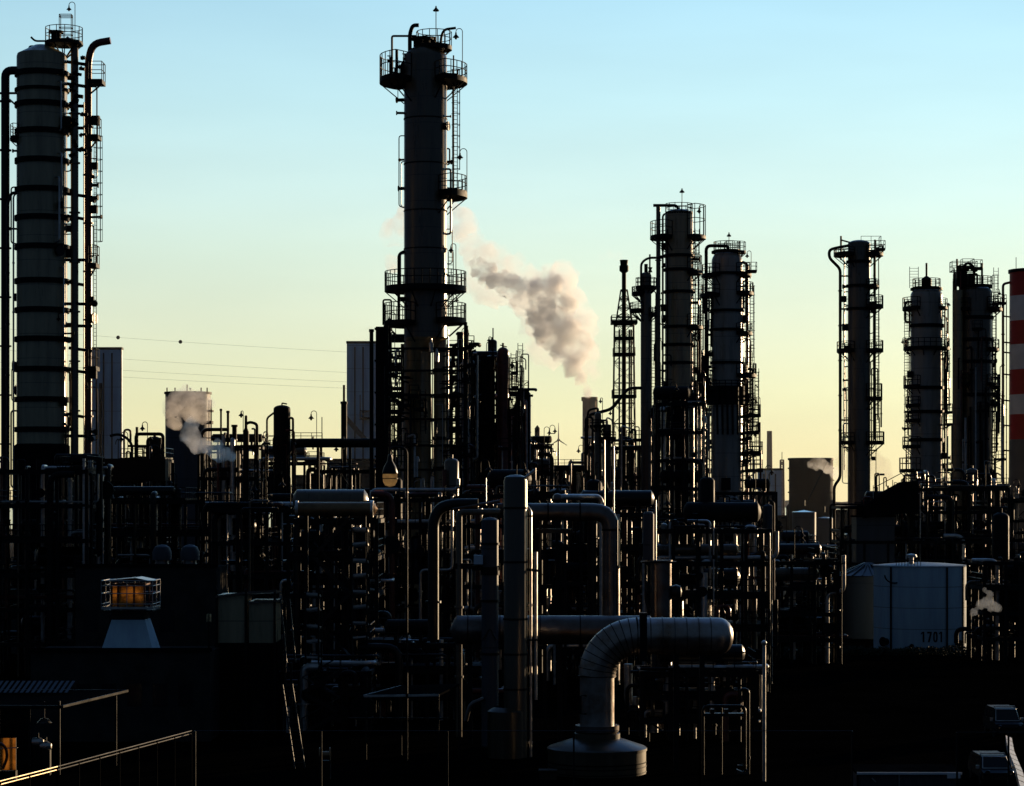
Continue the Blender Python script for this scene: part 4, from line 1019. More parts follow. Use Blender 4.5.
t.part('guard_rail', MB().tube([t.p(871, 488, -2), t.p(905, 470, -2)], .05, 5).tube([t.p(875, 487, -2), t.p(875, 494, -2)], .05, 5).tube([t.p(890, 480, -2), t.p(890, 487, -2)], .05, 5), 'black')
t = T('pale_panel_wall', 'dim blue-grey clad cabin under the sloping gallery', 'building', 872, 284)
t.part('wall', MB().box(t.x(854), t.x(892), -2, 2, 0, t.z(517)), 'silo', smooth=0); t.part('roof', MB().box(t.x(853), t.x(893), -2.2, 2.2, t.z(517), t.z(515.5)), 'roof', smooth=0)
t.part('door', MB().box(t.x(872), t.x(880), -2.06, -2.002, 0, 2.2), 'black', smooth=0)

# far plant buildings that close the gaps low on the skyline
far = [(40, 150, 470, 430, 'far dark plant building behind the ringed column'), (150, 262, 462, 440, 'far dark plant building behind the silo'),
       (300, 352, 478, 450, 'far dark plant building low behind the long pipe'), (330, 480, 462, 460, 'far dark plant building behind the central tower'),
       (470, 545, 440, 450, 'far dark plant building behind the crowded structure'), (528, 600, 474, 470, 'far dark shed behind the wind turbine'),
       (600, 660, 470, 470, 'far dark plant building behind the flare'), (640, 770, 494, 460, 'far dark plant building behind the columns right of the flare'),
       (768, 800, 518, 480, 'far low dark shed left of the huge brown tank'), (832, 905, 512, 480, 'far low dark shed right of the huge brown tank'),
       (900, 990, 490, 470, 'far dark plant building behind the right hand pair'), (1000, 1100, 486, 500, 'far dark plant building behind the striped chimney')]
for (a, b, py, Y, lb) in far:
    t = T('plant_building', lb, 'building', (a + b) / 2, Y)
    w = (b - a) / 2 * t.s
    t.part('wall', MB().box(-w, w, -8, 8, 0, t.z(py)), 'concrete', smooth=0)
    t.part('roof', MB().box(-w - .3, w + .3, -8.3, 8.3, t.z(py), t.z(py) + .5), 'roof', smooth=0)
    q = random.Random(a)
    for k in range(4):
        x = q.uniform(-w, w); t.part('roof_vent', MB().lathe([(.5, t.z(py)), (.5, t.z(py) + q.uniform(.8, 2.4)), (0, t.z(py) + 2.5)], 10, (x, q.uniform(-5, 5), .4)), 'black')
for (px, Y, r_, py, lb) in ((804, 402, 12, 512, 'left small tank added as a bright glint below the huge brown tank'), (824, 410, 9, 518, 'right small tank added as a bright glint below the huge brown tank')):
    t = T('glint_tank', lb, 'tank', px, Y)  # added tanks, roof slope set to mirror the bright sky
    t.part('shell', MB().lathe([(r_ * t.s, 0), (r_ * t.s, t.z(py) - .003)], 28), 'silo'); t.part('roof', MB().lathe([(r_ * t.s + .1, t.z(py)), (r_ * t.s * .5, t.z(py) + r_ * t.s * .1), (0, t.z(py) + r_ * t.s * .17)], 28), 'mirror_roof'); t.part('vent', MB().tube([(0, 0, t.z(py) + 1), (0, 0, t.z(py) + 2)], .2, 8), 'black')
# ------------------------------------------------------------------ FOREGROUND
# the big segmented duct with its domed end
t = T('insulated_duct', 'huge metal-clad duct with segmented elbow and domed right end, on a stepped base', 'duct', 597, 132)
r = 18.5 * t.s
c0 = Vector(t.p(597, 0)); zc = t.z(636)
bend = 40 * t.s; bx = t.x(597) + bend; bz = zc - bend
seg = []
for k in range(11):
    a = PI - PI / 2 * k / 10
    seg.append((bx + bend * math.cos(a), 0, bz + bend * math.sin(a)))
t.part('riser', MB().tube([(0, 0, t.z(728)), (0, 0, bz)], r * .93, 32), 'duct')
mb = MB(); mb.tube(seg, r, 32)
el = t.part('elbow', mb, 'duct', smooth=12)
for k in range(0, 11):
    a = PI - PI / 2 * k / 10; c = Vector(seg[k]); d = Vector((math.sin(a), 0, -math.cos(a)))
    t.part('seam_bead', MB().tube([c - d * .02, c + d * .02], r * 1.045, 32), 'black', el)
xe = t.x(724)
t.part('cross_duct', MB().lathe([(r, bx), (r, t.x(718)), (r * .97, t.x(722)), (r * .88, t.x(726)), (r * .7, t.x(729.5)), (r * .45, t.x(732)), (r * .2, t.x(733)), (0, t.x(733.2))], 36, (0, 0, zc), axis='x'), 'duct')
for px in (650, 662, 674, 686, 698, 710): t.part('seam_bead', MB().lathe([(r - .01, -.03), (r + .03, -.03), (r + .03, .03), (r - .01, .03)], 36, (t.x(px), 0, zc), axis='x'), 'clad')
t.part('pipe_shoe', MB().box(t.x(639), t.x(646), -r - .05, -r * .3, t.z(660), t.z(612)), 'black', smooth=0)
t.part('hand_grip', MB().tube([t.p(586, 694, -r - .15), t.p(580, 694, -r - .15), t.p(580, 712, -r - .15), t.p(586, 712, -r - .15)], .06, 6), 'black')
mb = MB().lathe([(r * .9, t.z(725)), (22 * t.s, t.z(725)), (22 * t.s, t.z(731)), (20 * t.s, t.z(731))], 36); t.part('flange', mb, 'clad')
t.part('collar', MB().lathe([(19 * t.s, t.z(731)), (23 * t.s, t.z(733)), (23 * t.s, t.z(738)), (27 * t.s, t.z(739)), (48 * t.s, t.z(746)), (50 * t.s, t.z(747.5)), (50 * t.s, t.z(750))][::-1], 44), 'riser')
t.part('base_drum', MB().lathe([(49 * t.s, 0), (49 * t.s, t.z(749))], 44), 'riser')
for k in range(0, 9):
    t.part('lagging_band', MB().ring(.08 + k * .3 if k * .3 < t.z(759) - .2 else t.z(759) - .15, .06, 49 * t.s - .01, 49 * t.s + .03, 40), 'black') if k < 5 else None
for px in (702, 676): t.part('support_leg', MB().bar((t.x(px), 0, 0), t.p(px, 652), .28), 'black')
t = T('insulated_duct', 'dim horizontal clad duct behind the fat riser, left of the segmented elbow', 'duct', 520, 148)
r = 14.5 * t.s
t.part('cross_duct', MB().lathe([(0, t.x(456) - .4), (r * .8, t.x(456) - .1), (r, t.x(457)), (r, t.x(650)), (r * .8, t.x(652)), (0, t.x(652) + .3)], 32, (0, 0, t.z(630)), axis='x'), 'clad')
for px in (468, 500, 540, 580): t.part('seam_bead', MB().lathe([(r - .01, -.03), (r + .03, -.03), (r + .03, .03), (r - .01, .03)], 32, (t.x(px), 0, t.z(630)), axis='x'), 'black')
for px in (470, 560): t.part('support_leg', MB().bar((t.x(px), 0, 0), t.p(px, 644), .3), 'black')

# fat riser in the middle
t = T('fat_riser', 'fat upright pipe in the middle foreground, sunlit right edge, curved spout on top', 'pipe', 515.5, 140)
r = 11.8 * t.s
t.part('shell', MB().lathe([(r, 0), (r, t.z(481)), (r * .9, t.z(477)), (r * .5, t.z(475)), (0, t.z(474.5))], 32), 'riser')
for py in (509, 563, 620, 655, 690): t.part('joint_band', MB().ring(t.z(py), .12, r - .01, r + .04, 32), 'black')
t.pipe([(519, 486, -.2), (526, 477, -.2), (535, 470, -.2)], 1.6, 'galv', rad=4, flange=False, name='spout')
t.pipe([(530.8, 786, .1), (530.8, 511, .1), (527, 506, .1)], 1.4, 'galv', rad=3, name='side_pipe'); t.pipe([(536, 700, .2), (536, 552, .2)], 1.6, 'galv', name='side_pipe', flange=False)
t.part('side_bracket', MB().bar(t.p(524, 569), t.p(540, 571), .15).bar(t.p(524, 516), t.p(533, 516), .1).bar(t.p(524, 640), t.p(538, 640), .12), 'black')
t.part('plinth', MB().lathe([(19 * t.s, 0), (19 * t.s, t.z(711)), (16 * t.s, t.z(709)), (r, t.z(707))], 30, (-9 * t.s, 0, 0)), 'riser')
t = T('insulated_riser', 'dim grey riser close left of the fat foreground riser', 'pipe', 490, 146)
r = 8.5 * t.s
t.part('shell', MB().lathe([(r, 0), (r, t.z(520)), (r * .6, t.z(518)), (0, t.z(517))], 24), 'silo')
for py in (545, 575, 602, 655): t.part('joint_band', MB().ring(t.z(py), .5 if py == 575 else .15, r - .01, r + .06, 24), 'black')
t.part('gauge_box', MB().box(t.x(474), t.x(483), -.6, .4, t.z(564), t.z(555)), 'pale', smooth=0); t.part('clamp', MB().bar(t.p(472, 568), t.p(500, 568), .3), 'black')
t.pipe([(482, 640, -.5), (490, 628, -.5), (497, 640, -.5)], .7, 'steel', flange=False); t.pipe([(466, 720, -.5), (470, 704, -.5), (484, 698, -.5)], 2.2, 'clad', rad=5, flange=False, n=12)
t = T('pipe_portal', 'thin portal of brownish pipe left of the fat riser, hooded bend at its left', 'pipe', 459, 152)
t.pipe([(459, 790), (459, 512), (500, 512)], 3.2, 'shell_dark', rad=5, n=14, name='post')
t.pipe([(452, 509, .3), (500, 501, .3)], 1.4, 'clad', name='rail_pipe', flange=False)
t.pipe([(433, 640, .6), (433, 520, .6), (440, 507, .6), (454, 504, .6), (478, 504, .6)], 5.5, 'steel', rad=10, n=18, name='hooded_bend')
t.pipe([(486, 505, -.3), (486, 478, -.3)], .7, 'galv', flange=False, name='vent_pipe')
t.part('clamp', MB().bar(t.p(455, 566), t.p(500, 566), .35), 'black')
t = T('elbow_pipe', 'thick horizontal pipe turning down at its right end, right of the fat riser', 'pipe', 575, 156)
t.pipe([(531, 512), (611, 512), (611, 680)], 8.8, 'clad', rad=18, n=24, name='run', flange=False)
for px in (548, 580): t.part('joint_band', MB().lathe([(9 * t.s, -.05), (9.2 * t.s, -.05), (9.2 * t.s, .05), (9 * t.s, .05)], 24, (t.x(px), 0, t.z(512)), axis='x'), 'black')
t.part('joint_band', MB().ring(t.z(531), .15, 8.8 * t.s, 9.3 * t.s, 24, c=(t.x(611), 0, 0)), 'black')
t.pipe([(616.5, 690, -.9), (616.5, 520, -.9)], .8, 'steel', name='tracer_pipe', flange=False)
t.part('hanger', MB().bar(t.p(540, 505), t.p(540, 560), .15).bar(t.p(536, 531), t.p(572, 531), .3), 'steel')
for px in (545, 590): t.part('post', MB().bar((t.x(px), .9, 0), t.p(px, 512, .9), .24), 'black')
t = T('sunlit_pipe', 'short horizontal pipe with a brightly lit top and rounded left end, above the elbowed pipe', 'pipe', 580, 172)
mb = MB().tube(fillet([(t.x(557), -1.2, t.z(499)), (t.x(562), -1.2, t.z(497)), (t.x(601), 1.4, t.z(497)), (t.x(603), 1.4, t.z(510)), (t.x(603), 1.4, 0)], .5), 3.0 * t.s, 18)
t.part('run', mb, 'galv'); t.part('end_cap', MB().lathe([(0, -.35), (.3, -.25), (.38, 0), (.3, .25), (0, .35)], 14, (t.x(557), -1.2, t.z(498.5)), axis='x'), 'clad')
t.part('post', MB().bar((t.x(565), -1.0, 0), (t.x(565), -1.0, t.z(499)), .2), 'black')
t.pipe([(604.5, 600), (604.5, 440)], .8, 'galv', flange=False, name='vent_pipe'); t.pipe([(614, 600, .4), (614, 446, .4)], .8, 'galv', flange=False, name='vent_pipe')
t = T('grey_vessel', 'stout light grey vertical vessel with a thin upper section, above the big horizontal duct', 'vessel', 661, 158)
t.part('shell', MB().lathe([(10.5 * t.s, 0), (10.5 * t.s, t.z(562)), (11.5 * t.s, t.z(562)), (11.5 * t.s, t.z(560)), (0, t.z(560))], 26), 'clad')
t.part('upper_section', MB().lathe([(5.6 * t.s, t.z(560)), (5.6 * t.s, t.z(514)), (4 * t.s, t.z(512)), (0, t.z(511.5))], 20, (t.x(649), .6, 0)), 'silo')
t.pipe([(645, 562, -.6), (645, 600, -.6), (650, 612, -.6)], 1.2, 'steel'); t.pipe([(655.5, 560, -.3), (655.5, 500, -.3)], .8, 'galv'); t.part('side_pot', MB().lathe([(0, -.4), (.4, -.3), (.5, 0), (.4, .3), (0, .4)], 14, (t.x(676), 0, t.z(592)), axis='x'), 'steel')
t.part('ledge', MB().box(t.x(641), t.x(676), -.9, .9, t.z(561) - .12, t.z(561) - .02), 'black')
for (px, y0_, lb) in ((748, 512, 'dim upright pipe with a capped head right of the grey vessel'), (768, 506, 'dim upright pipe with bright fittings close right of the capped one')):
    t = T('upright_pipe', lb, 'pipe', px, 196)
    t.part('shell', MB().lathe([(4.6 * t.s, 0), (4.6 * t.s, t.z(y0_)), (0, t.z(y0_ - 3))], 18), 'silo')
    t.pipe([(px + 6, 600), (px + 6, y0_ - 4), (px, y0_ - 6), (px, y0_)], .9, 'black', rad=3)
# slim post and tall bent pipe frame on the right of the duct
t = T('lamp_post', 'slim pole with a rounded head right of the big duct', 'pole', 764, 128)
t.part('pole', MB().tube([(0, 0, 0), (0, 0, t.z(650)), (-.0, 0, t.z(644))], .1, 10), 'galv'); t.part('head', MB().lathe([(0, -.16), (.12, -.1), (.16, 0), (.12, .1), (0, .16)], 12, (0, 0, t.z(643))), 'galv')
t = T('tube_loop', 'bent tubular loop of pipes under the right end of the big duct', 'pipe', 730, 131)
t.pipe([(703, 790), (703, 706), (745, 706), (745, 790)], 1.5, 'steel', rad=6, n=12); t.pipe([(749, 790, .4), (749, 690, .4), (741, 690, .4), (741, 696, .4)], 1.6, 'steel', rad=5, n=12)
t.pipe([(722, 790, .2), (722, 708, .2)], .9, 'black'); t.pipe([(646, 779, -.4), (712, 779, -.4), (714, 790, -.4)], 2.4, 'clad', rad=5, n=14, name='low_pipe'); t.part('valve', MB().lathe([(0, -.3), (.3, -.3), (.15, 0), (.3, .3), (0, .3)], 10, (t.x(742), 0, t.z(774)), axis='x').ring(t.z(766), .06, .2, .26, 12, c=(t.x(742), 0, 0)), 'steel')
t.part('bonnet_row', MB().box(t.x(704), t.x(744), -.3, .3, t.z(716), t.z(713)).box(t.x(710), t.x(714), -.2, .2, t.z(713), t.z(709)).box(t.x(724), t.x(728), -.2, .2, t.z(713), t.z(709)), 'steel')
# bronze drum and street lamp
t = T('exchanger_drum', 'long bronze-bottomed horizontal drum left of the street lamp', 'drum', 336, 168)
r = 7 * t.s
t.part('shell', MB().lathe([(0, t.x(296) - .2), (r * .7, t.x(296)), (r, t.x(298)), (r, t.x(373)), (r * .7, t.x(375)), (0, t.x(375) + .2)], 24, (0, 0, t.z(509)), axis='x'), 'drum')
for px in (297, 372): t.part('end_flange', MB().lathe([(r, -.1), (r * 1.2, -.1), (r * 1.2, .1), (r, .1)], 24, (t.x(px), 0, t.z(509)), axis='x'), 'galv')
for px in (306, 364): t.part('support_leg', MB().bar((t.x(px), 0, 0), t.p(px, 515), .3), 'black')
t = T('street_lamp', 'bent street lamp with a glass bowl coloured amber for sunset glow, left of the central tower', 'street lamp', 407, 138)
pts = fillet([(0, 0, 0), (0, 0, t.z(447)), (t.x(390), 0, t.z(447)), (t.x(390), 0, t.z(459))], 12 * t.s, 8)
pl = t.part('pole', MB().tube(pts, .06, 10), 'black')
t.part('lamp_shade', MB().lathe([(0, t.z(454)), (.12, t.z(455)), (.16, t.z(461)), (.36, t.z(467)), (.46, t.z(473)), (.44, t.z(474)), (.3, t.z(469)), (.1, t.z(464))], 20, (t.x(390), 0, 0)), 'steel', pl)
t.part('glass_bowl', MB().lathe([(.43, t.z(473.6)), (.43, t.z(478)), (.4, t.z(482)), (.28, t.z(485.5)), (0, t.z(487))], 20, (t.x(390), 0, 0)), 'amberglass', pl)  # amber put into the glass for sunset light shining through
t.part('bowl_strap', MB().ring(t.z(479), .05, .42, .46, 20, c=(t.x(390), 0, 0)), 'black', pl)

# glinting stair tower and the leaning ladders
def stair_tower(px0, px1, y0, y1, Y, n, label, m):
    t = T('stair_tower', label, 'stairs', (px0 + px1) / 2, Y)
    w = (px1 - px0) / 2 * t.s
    mb = MB()
    for x in (-w, w):
        for y in (-1.1, 1.1): mb.bar((x, y, 0), (x, y, t.z(y0)), .12)
    t.part('frame', mb, 'black')
    for k in range(n):
        py = y0 + (y1 - y0) * k / max(1, n - 1)
        tilt = .1 if k % 2 else -.02
        t.part('landing', MB().add([(-w, -1.1, t.z(py)), (w, -1.1, t.z(py) + tilt), (w, 1.1, t.z(py) + tilt - .25), (-w, 1.1, t.z(py) - .25), (-w, -1.1, t.z(py) - .12), (w, -1.1, t.z(py) + tilt - .12), (w, 1.1, t.z(py) + tilt - .37), (-w, 1.1, t.z(py) - .37)],
              [(0, 1, 2, 3), (7, 6, 5, 4), (0, 4, 5, 1), (1, 5, 6, 2), (2, 6, 7, 3), (3, 7, 4, 0)]), m, smooth=0)
    return t
stair_tower(353, 368, 527, 636, 162, 8, 'glinting stair tower under the bronze drum', 'galv')
stair_tower(307, 320, 592, 655, 156, 5, 'short ladder-like stair with five glinting treads left of the stair tower', 'galv')
for (a, b, Y, lb) in (((283, 600), (292, 662), 150, 'leaning ladder glinting beside the olive shed'), ((285, 686), (296, 735), 136, 'nearer leaning ladder glinting in the shadow below the olive shed')):
    t = T('leaning_ladder', lb, 'ladder', (a[0] + b[0]) / 2, Y)
    mb = MB(); A = Vector(t.p(a[0], a[1], 1.4)); B = Vector(t.p(b[0], b[1], -.6)); B2 = A + (B - A) * ((A.z) / (A.z - B.z)) if a[1] > 680 else B
    for k in (-.28, .28): mb.tube([A + Vector((k, 0, 0)), B2 + Vector((k, 0, 0))], .05, 6)
    n = int((A - B2).length / .35)
    for i in range(n): mb.tube([A + (B2 - A) * (i / n) + Vector((-.28, 0, 0)), A + (B2 - A) * (i / n) + Vector((.28, 0, 0))], .03, 5)
    t.part('rails', mb, 'steel')
    if a[1] < 680: t.part('prop', MB().bar((B2.x, B2.y, 0), tuple(B2), .14).bar((A.x, A.y, 0), tuple(A), .14), 'black')

# roofs at the left
def block(name, label, cat, px0, px1, py, Y, dep, m='concrete'):
    t = T(name, label, cat, (px0 + px1) / 2, Y)
    w = (px1 - px0) / 2 * t.s
    t.part('wall', MB().box(-w, w, -dep / 2, dep / 2, 0, t.z(py)), m, smooth=0)
    t.part('parapet', MB().box(-w - .12, w + .12, -dep / 2 - .12, -dep / 2 + .12, t.z(py), t.z(py) + .25), 'roof', smooth=0)
    return t
tb = block('control_building', 'flat-roofed black building carrying the louvred exhaust hood, lower left', 'building', 40, 216, 649, 152, 6)
for k in range(6): tb.part('window', MB().box(tb.x(60 + k * 25), tb.x(74 + k * 25), -3.02, -2.9, 2.2, 3.6), 'glass', smooth=0)
tb2 = block('switch_house', 'flat-roofed black building behind the exhaust hood, carrying two round vents', 'building', 84, 222, 566, 182, 7)
for k in range(5): tb2.part('window', MB().box(tb2.x(92 + k * 25), tb2.x(106 + k * 25), -3.52, -3.4, 5.2, 6.8), 'glass', smooth=0)
for (px, lb) in ((162, 'left round vent cowl on the black building'), (190, 'right round vent cowl on the black building')):
    t = T('vent_cowl', lb, 'vent', px, 181, z=wz(566, 182))
    t.part('neck', MB().lathe([(.62, -.0), (.5, .3), (.5, t.z(556))], 18), 'clad')
    t.part('hood', MB().lathe([(.3, t.z(560)), (9.5 * t.s, t.z(560)), (9.7 * t.s, t.z(552)), (7.5 * t.s, t.z(547)), (4 * t.s, t.z(545)), (0, t.z(544.4))], 24), 'silo')
t = T('exhaust_hood', 'flared white hood topped by a louvred box with sunset-glow panels in a railed cage, lower left', 'vent', 131, 151, z=wz(649, 152))
def frustum(mb, b, z0, u, z1, cx0=0, cx1=0):
    vs = [(cx0 - b, -b, z0), (cx0 + b, -b, z0), (cx0 + b, b, z0), (cx0 - b, b, z0), (cx1 - u, -u, z1), (cx1 + u, -u, z1), (cx1 + u, u, z1), (cx1 - u, u, z1)]
    return mb.add(vs, [(0, 3, 2, 1), (4, 5, 6, 7), (0, 1, 5, 4), (1, 2, 6, 5), (2, 3, 7, 6), (3, 0, 4, 7)])
mb = MB(); frustum(mb, 1.62, 0, 1.05, t.z(619)); hd = t.part('hood', mb, 'bluewhite', smooth=0)
mb = MB(); mb.box(-1.0, 1.0, -1.0, 1.0, t.z(619), t.z(609)); t.part('neck', mb, 'steel', smooth=0)
mb = MB()
for x0, x1 in ((-1.0, -.72), (-.62, .28), (.4, .92)): mb.box(x0, x1, -.95, -.9, t.z(606), t.z(585))
t.part('sunset_glow_panel', mb, 'amber', smooth=0)  # panels added to glow like sunset light inside the box
mb = MB()
for x in (-1.05, -.67, .34, 1.0):
    for y in (-.97, .97): mb.bar((x, y, t.z(609)), (x, y, t.z(580)), .09)
for py in (608, 584, 580):
    for y in (-.98, .98): mb.bar((-1.06, y, t.z(py)), (1.06, y, t.z(py)), .1)
    for x in (-1.05, 1.02): mb.bar((x, -.9, t.z(py)), (x, .9, t.z(py)), .1)
t.part('louvre_frame', mb, 'rust')
mb = MB().box(-1.62, 1.62, -1.62, 1.62, t.z(609) - .08, t.z(609)); cg = t.part('walkway', mb, 'black', smooth=0)
mb = MB()
rail_pts(mb, [(-1.6, -1.6), (1.6, -1.6), (1.6, 1.6), (-1.6, 1.6), (-1.6, -1.6)], t.z(608), 28 * t.s, .03, step=1.6)
for k in (.82, .18): 
    z = t.z(608) + 28 * t.s * k
    for a, b in (((-1.6, -1.6), (1.6, -1.6)), ((1.6, -1.6), (1.6, 1.6)), ((-1.6, 1.6), (1.6, 1.6)), ((-1.6, -1.6), (-1.6, 1.6))): mb.tube([(*a, z), (*b, z)], .025, 5)
t.part('guard_rail', mb, 'galv', cg)
t.part('roof_sheet', MB().add([(-1.5, -1.4, t.z(580)), (.5, -1.4, t.z(577)), (1.5, -1.4, t.z(580.5)), (1.5, 1.4, t.z(580.5)), (.5, 1.4, t.z(577)), (-1.5, 1.4, t.z(580))], [(0, 1, 4, 5), (1, 2, 3, 4)]), 'galv', smooth=0)
t = T('corner_lamp', 'small amber bulkhead lamp on a post right of the exhaust hood', 'lamp', 209, 150, z=0)
t.part('post', MB().bar((0, 0, 0), (0, 0, t.z(614)), .12), 'black'); t.part('lens', MB().box(-.14, .14, -.08, .08, t.z(622), t.z(614)), 'amberglass', smooth=0)
t = T('olive_shed', 'olive lean-to shed of two bays with sunlit roof edges, left of the stair tower', 'shed', 251, 156)
mb = MB().box(t.x(221), t.x(248), -2, 2, t.z(641), t.z(594)); t.part('wall', mb, 'shell', smooth=0)
t.part('wall', MB().box(t.x(252.5), t.x(278), -2.1, 1.9, t.z(641), t.z(600)), 'shell', smooth=0)
t.part('plinth', MB().box(t.x(219), t.x(280), -2.14, 2.1, 0, t.z(641) - .003), 'roof', smooth=0)
rb = MB()
for (a, b, pa, pb) in ((220, 249, 594, 590.5), (252, 279, 590, 588.5), (252.5, 281, 600, 598)):
    vs = [t.p(a, pa, -2.3), t.p(b, pb, -2.3), (t.x(b), 2.2, t.z(pb) - .25), (t.x(a), 2.2, t.z(pa) - .25)]
    lo = [(x, y, z - .14) for x, y, z in vs]
    rb.add(vs + lo, [(0, 1, 2, 3), (7, 6, 5, 4), (0, 4, 5, 1), (1, 5, 6, 2), (2, 6, 7, 3), (3, 7, 4, 0)])
t.part('roof', rb, 'clad', smooth=0)
mb = MB()
for px in (221, 249.5, 278): mb.bar((t.x(px), -2.2, 0), (t.x(px), -2.2, t.z(588)), .14)
t.part('corner_post', mb, 'black')
t.part('door', MB().box(t.x(256), t.x(268), -2.2, -2.143, 0, 2.1), 'black', smooth=0)
# canopy and the amber cabinet at the very left
t = T('canopy', 'flat open canopy with pale edges and a louvred top, lower left corner', 'canopy', 50, 133)
A = [t.p(-30, 702, -2.2), t.p(70, 702, -2.2), t.p(119, 694, 3.0), t.p(-30, 694, 3.0)]
lo = [(x, y, z - .18) for x, y, z in A]
t.part('roof', MB().add(A + lo, [(0, 1, 2, 3), (7, 6, 5, 4), (0, 4, 5, 1), (1, 5, 6, 2), (2, 6, 7, 3), (3, 7, 4, 0)]), 'roof', smooth=0)
mb = MB()
for i in range(4):
    a, b = Vector(A[i]), Vector(A[(i + 1) % 4]); mb.bar(a + Vector((0, 0, -.06)), b + Vector((0, 0, -.06)), .1, .13)
t.part('edge_trim', mb, 'steel', smooth=0)
for k in range(14):
    px = -12 + k * 5.6
    t.part('louvre_blade', MB().add([t.p(px, 694, 1.0), t.p(px + 3.2, 694, 1.0), t.p(px + 6.6, 684, 2.4), t.p(px + 3.4, 684, 2.4)], [(0, 1, 2, 3)]), 'silo', smooth=0)
for px, yy in ((6, -2), (66, -2), (108, 2.6), (20, 2.6)): t.part('post', MB().bar((t.x(px), yy, 0), (t.x(px), yy, t.z(698)), .12), 'steel')
t.part('hanging_lamp', MB().lathe([(0, t.z(716)), (.2, t.z(717)), (.42, t.z(721)), (.1, t.z(720))], 14, (t.x(48), -1, 0)).tube([(t.x(48), -1, t.z(700)), (t.x(48), -1, t.z(717))], .03, 5), 'galv')
t = T('amber_cabinet', 'amber sunlit cabinet with a curved hose on it, under the canopy at the left edge', 'cabinet', 2, 128)
cb = t.part('body', MB().box(-.9, -.1, -.5, .5, 0, t.z(744)).box(-.9, .72, .02, .5, 0, t.z(771)), 'black', smooth=0)
t.part('sunset_glow_panel', MB().box(-.08, .74, -.04, 0, t.z(770), t.z(738)), 'amber', smooth=0)  # added panel, orange sunlight on the cabinet put into its colour
t.part('hose', MB().tube(fillet([t.p(-6, 741, -.3), t.p(6, 744, -.3), t.p(9, 756, -.3), t.p(4, 768, -.3)], .6), .08, 8), 'rust'); t.part('handle', MB().bar(t.p(-2, 748, -.3), t.p(19, 747, -.3), .05), 'galv'); t.part('prop', MB().bar((.66, .2, 0), (.66, .2, t.z(738)), .1), 'black')
# small glinting machines under the canopy
for (px, py, lb) in ((38, 742, 'small glinting pump on a frame under the canopy, nearest the amber cabinet'), (46, 746, 'second small glinting pump under the canopy, right of the first')):
    t = T('pump', lb, 'pump', px, 131)
    t.part('casing', MB().lathe([(0, -.35), (.22, -.3), (.26, .1), (.14, .3), (0, .32)], 14, (0, 0, t.z(py)), axis='x'), 'galv'); t.part('stand', MB().box(-.25, .25, -.2, .2, 0, t.z(py) - .2), 'black', smooth=0); t.part('riser', MB().tube([(0, 0, t.z(py)), (0, 0, t.z(py - 9))], .06, 8), 'steel')

# perimeter fence
def fence(name, label, P, step, zrail=(1.0, .5), h=2.4, m='black', rm='galv', rr_=.03, z0=3.4, seg=None):
    root = bpy.data.objects.new(name, None); COL.objects.link(root); root.location = (P[0][0], P[0][1], z0); tag(root, label, 'fence')
    for i in range(len(P) - 1):
        a = Vector((P[i][0] - P[0][0], P[i][1] - P[0][1], 0)); b = Vector((P[i + 1][0] - P[0][0], P[i + 1][1] - P[0][1], 0)); L_ = (b - a).length
        mb = MB()
        for f in zrail: mb.tube([a + Vector((0, 0, h * f)), b + Vector((0, 0, h * f))], rr_, 8)
        mb.build('rail', seg[i] if seg else rm, root)
        n = max(1, round(L_ / step))
        for k in range(n + 1):
            c = a + (b - a) * (k / n); MB().bar(c, c + Vector((0, 0, h)), .07).build('post', m, root)
    return root
fence('perimeter_fence', 'long dark fence along the foreground crest, its top rail a thin line', [(wx(195, 95), 95), (wx(700, 95), 95), (wx(852, 95), 95)], 5.4, (1.0,), 2.46, 'steel', 'steel', .014)
fence('perimeter_fence', 'dark wire fence continuing at the lower right, fainter than the middle run', [(wx(957, 95), 95), (wx(1060, 95), 95)], 2.0, (1.0,), 2.4, 'black', 'black', .02)
fence('handrail', 'sloping twin handrail catching the sun in the lower left corner', [(wx(195, 95) - .15, 95), (wx(57, 82.25), 82.25), (wx(0, 78), 78), (wx(0, 78) - 2.9, 66)], 1.95, (1.0, .955), 2.46, 'roof', 'sunlit_rail', .026, 3.4, ['black', 'sunlit_rail', 'sunlit_rail'])  # black and bright rail lengths paint where the sun strikes

# white tanks
t = T('white_tank', 'white storage tank numbered 1701 with shallow roof, lower right', 'tank', 921, 243)
r = 47 * t.s
sh = t.part('shell', MB().lathe([(r, 0), (r, t.z(566))], 56), 'bluewhite')
t.part('roof', MB().lathe([(r + .1, t.z(566)), (r + .1, t.z(565)), (r * .5, t.z(563)), (0, t.z(562))], 56), 'bluewhite')
for px in (957, 939, 886): 
    a = -math.acos(max(-1, min(1, (px - 921) / 47.6))); t.part('downpipe', MB().tube([((r + .1) * math.cos(a), (r + .1) * math.sin(a), 0), ((r + .1) * math.cos(a), (r + .1) * math.sin(a), t.z(566))], .09, 8), 'steel')
mb = MB(); k = 40; rail_pts(mb, [((r - .2) * math.cos(R(a)), (r - .2) * math.sin(R(a))) for a in range(228, 262, 4)], t.z(565), 1.0, .03, toe=False); t.part('guard_rail', mb, 'steel')
t.part('roof_vent', MB().lathe([(.25, t.z(563)), (.25, t.z(557)), (.6, t.z(556.5)), (.5, t.z(554)), (0, t.z(553))], 14, (t.x(908), -r * .4, 0)), 'galv')
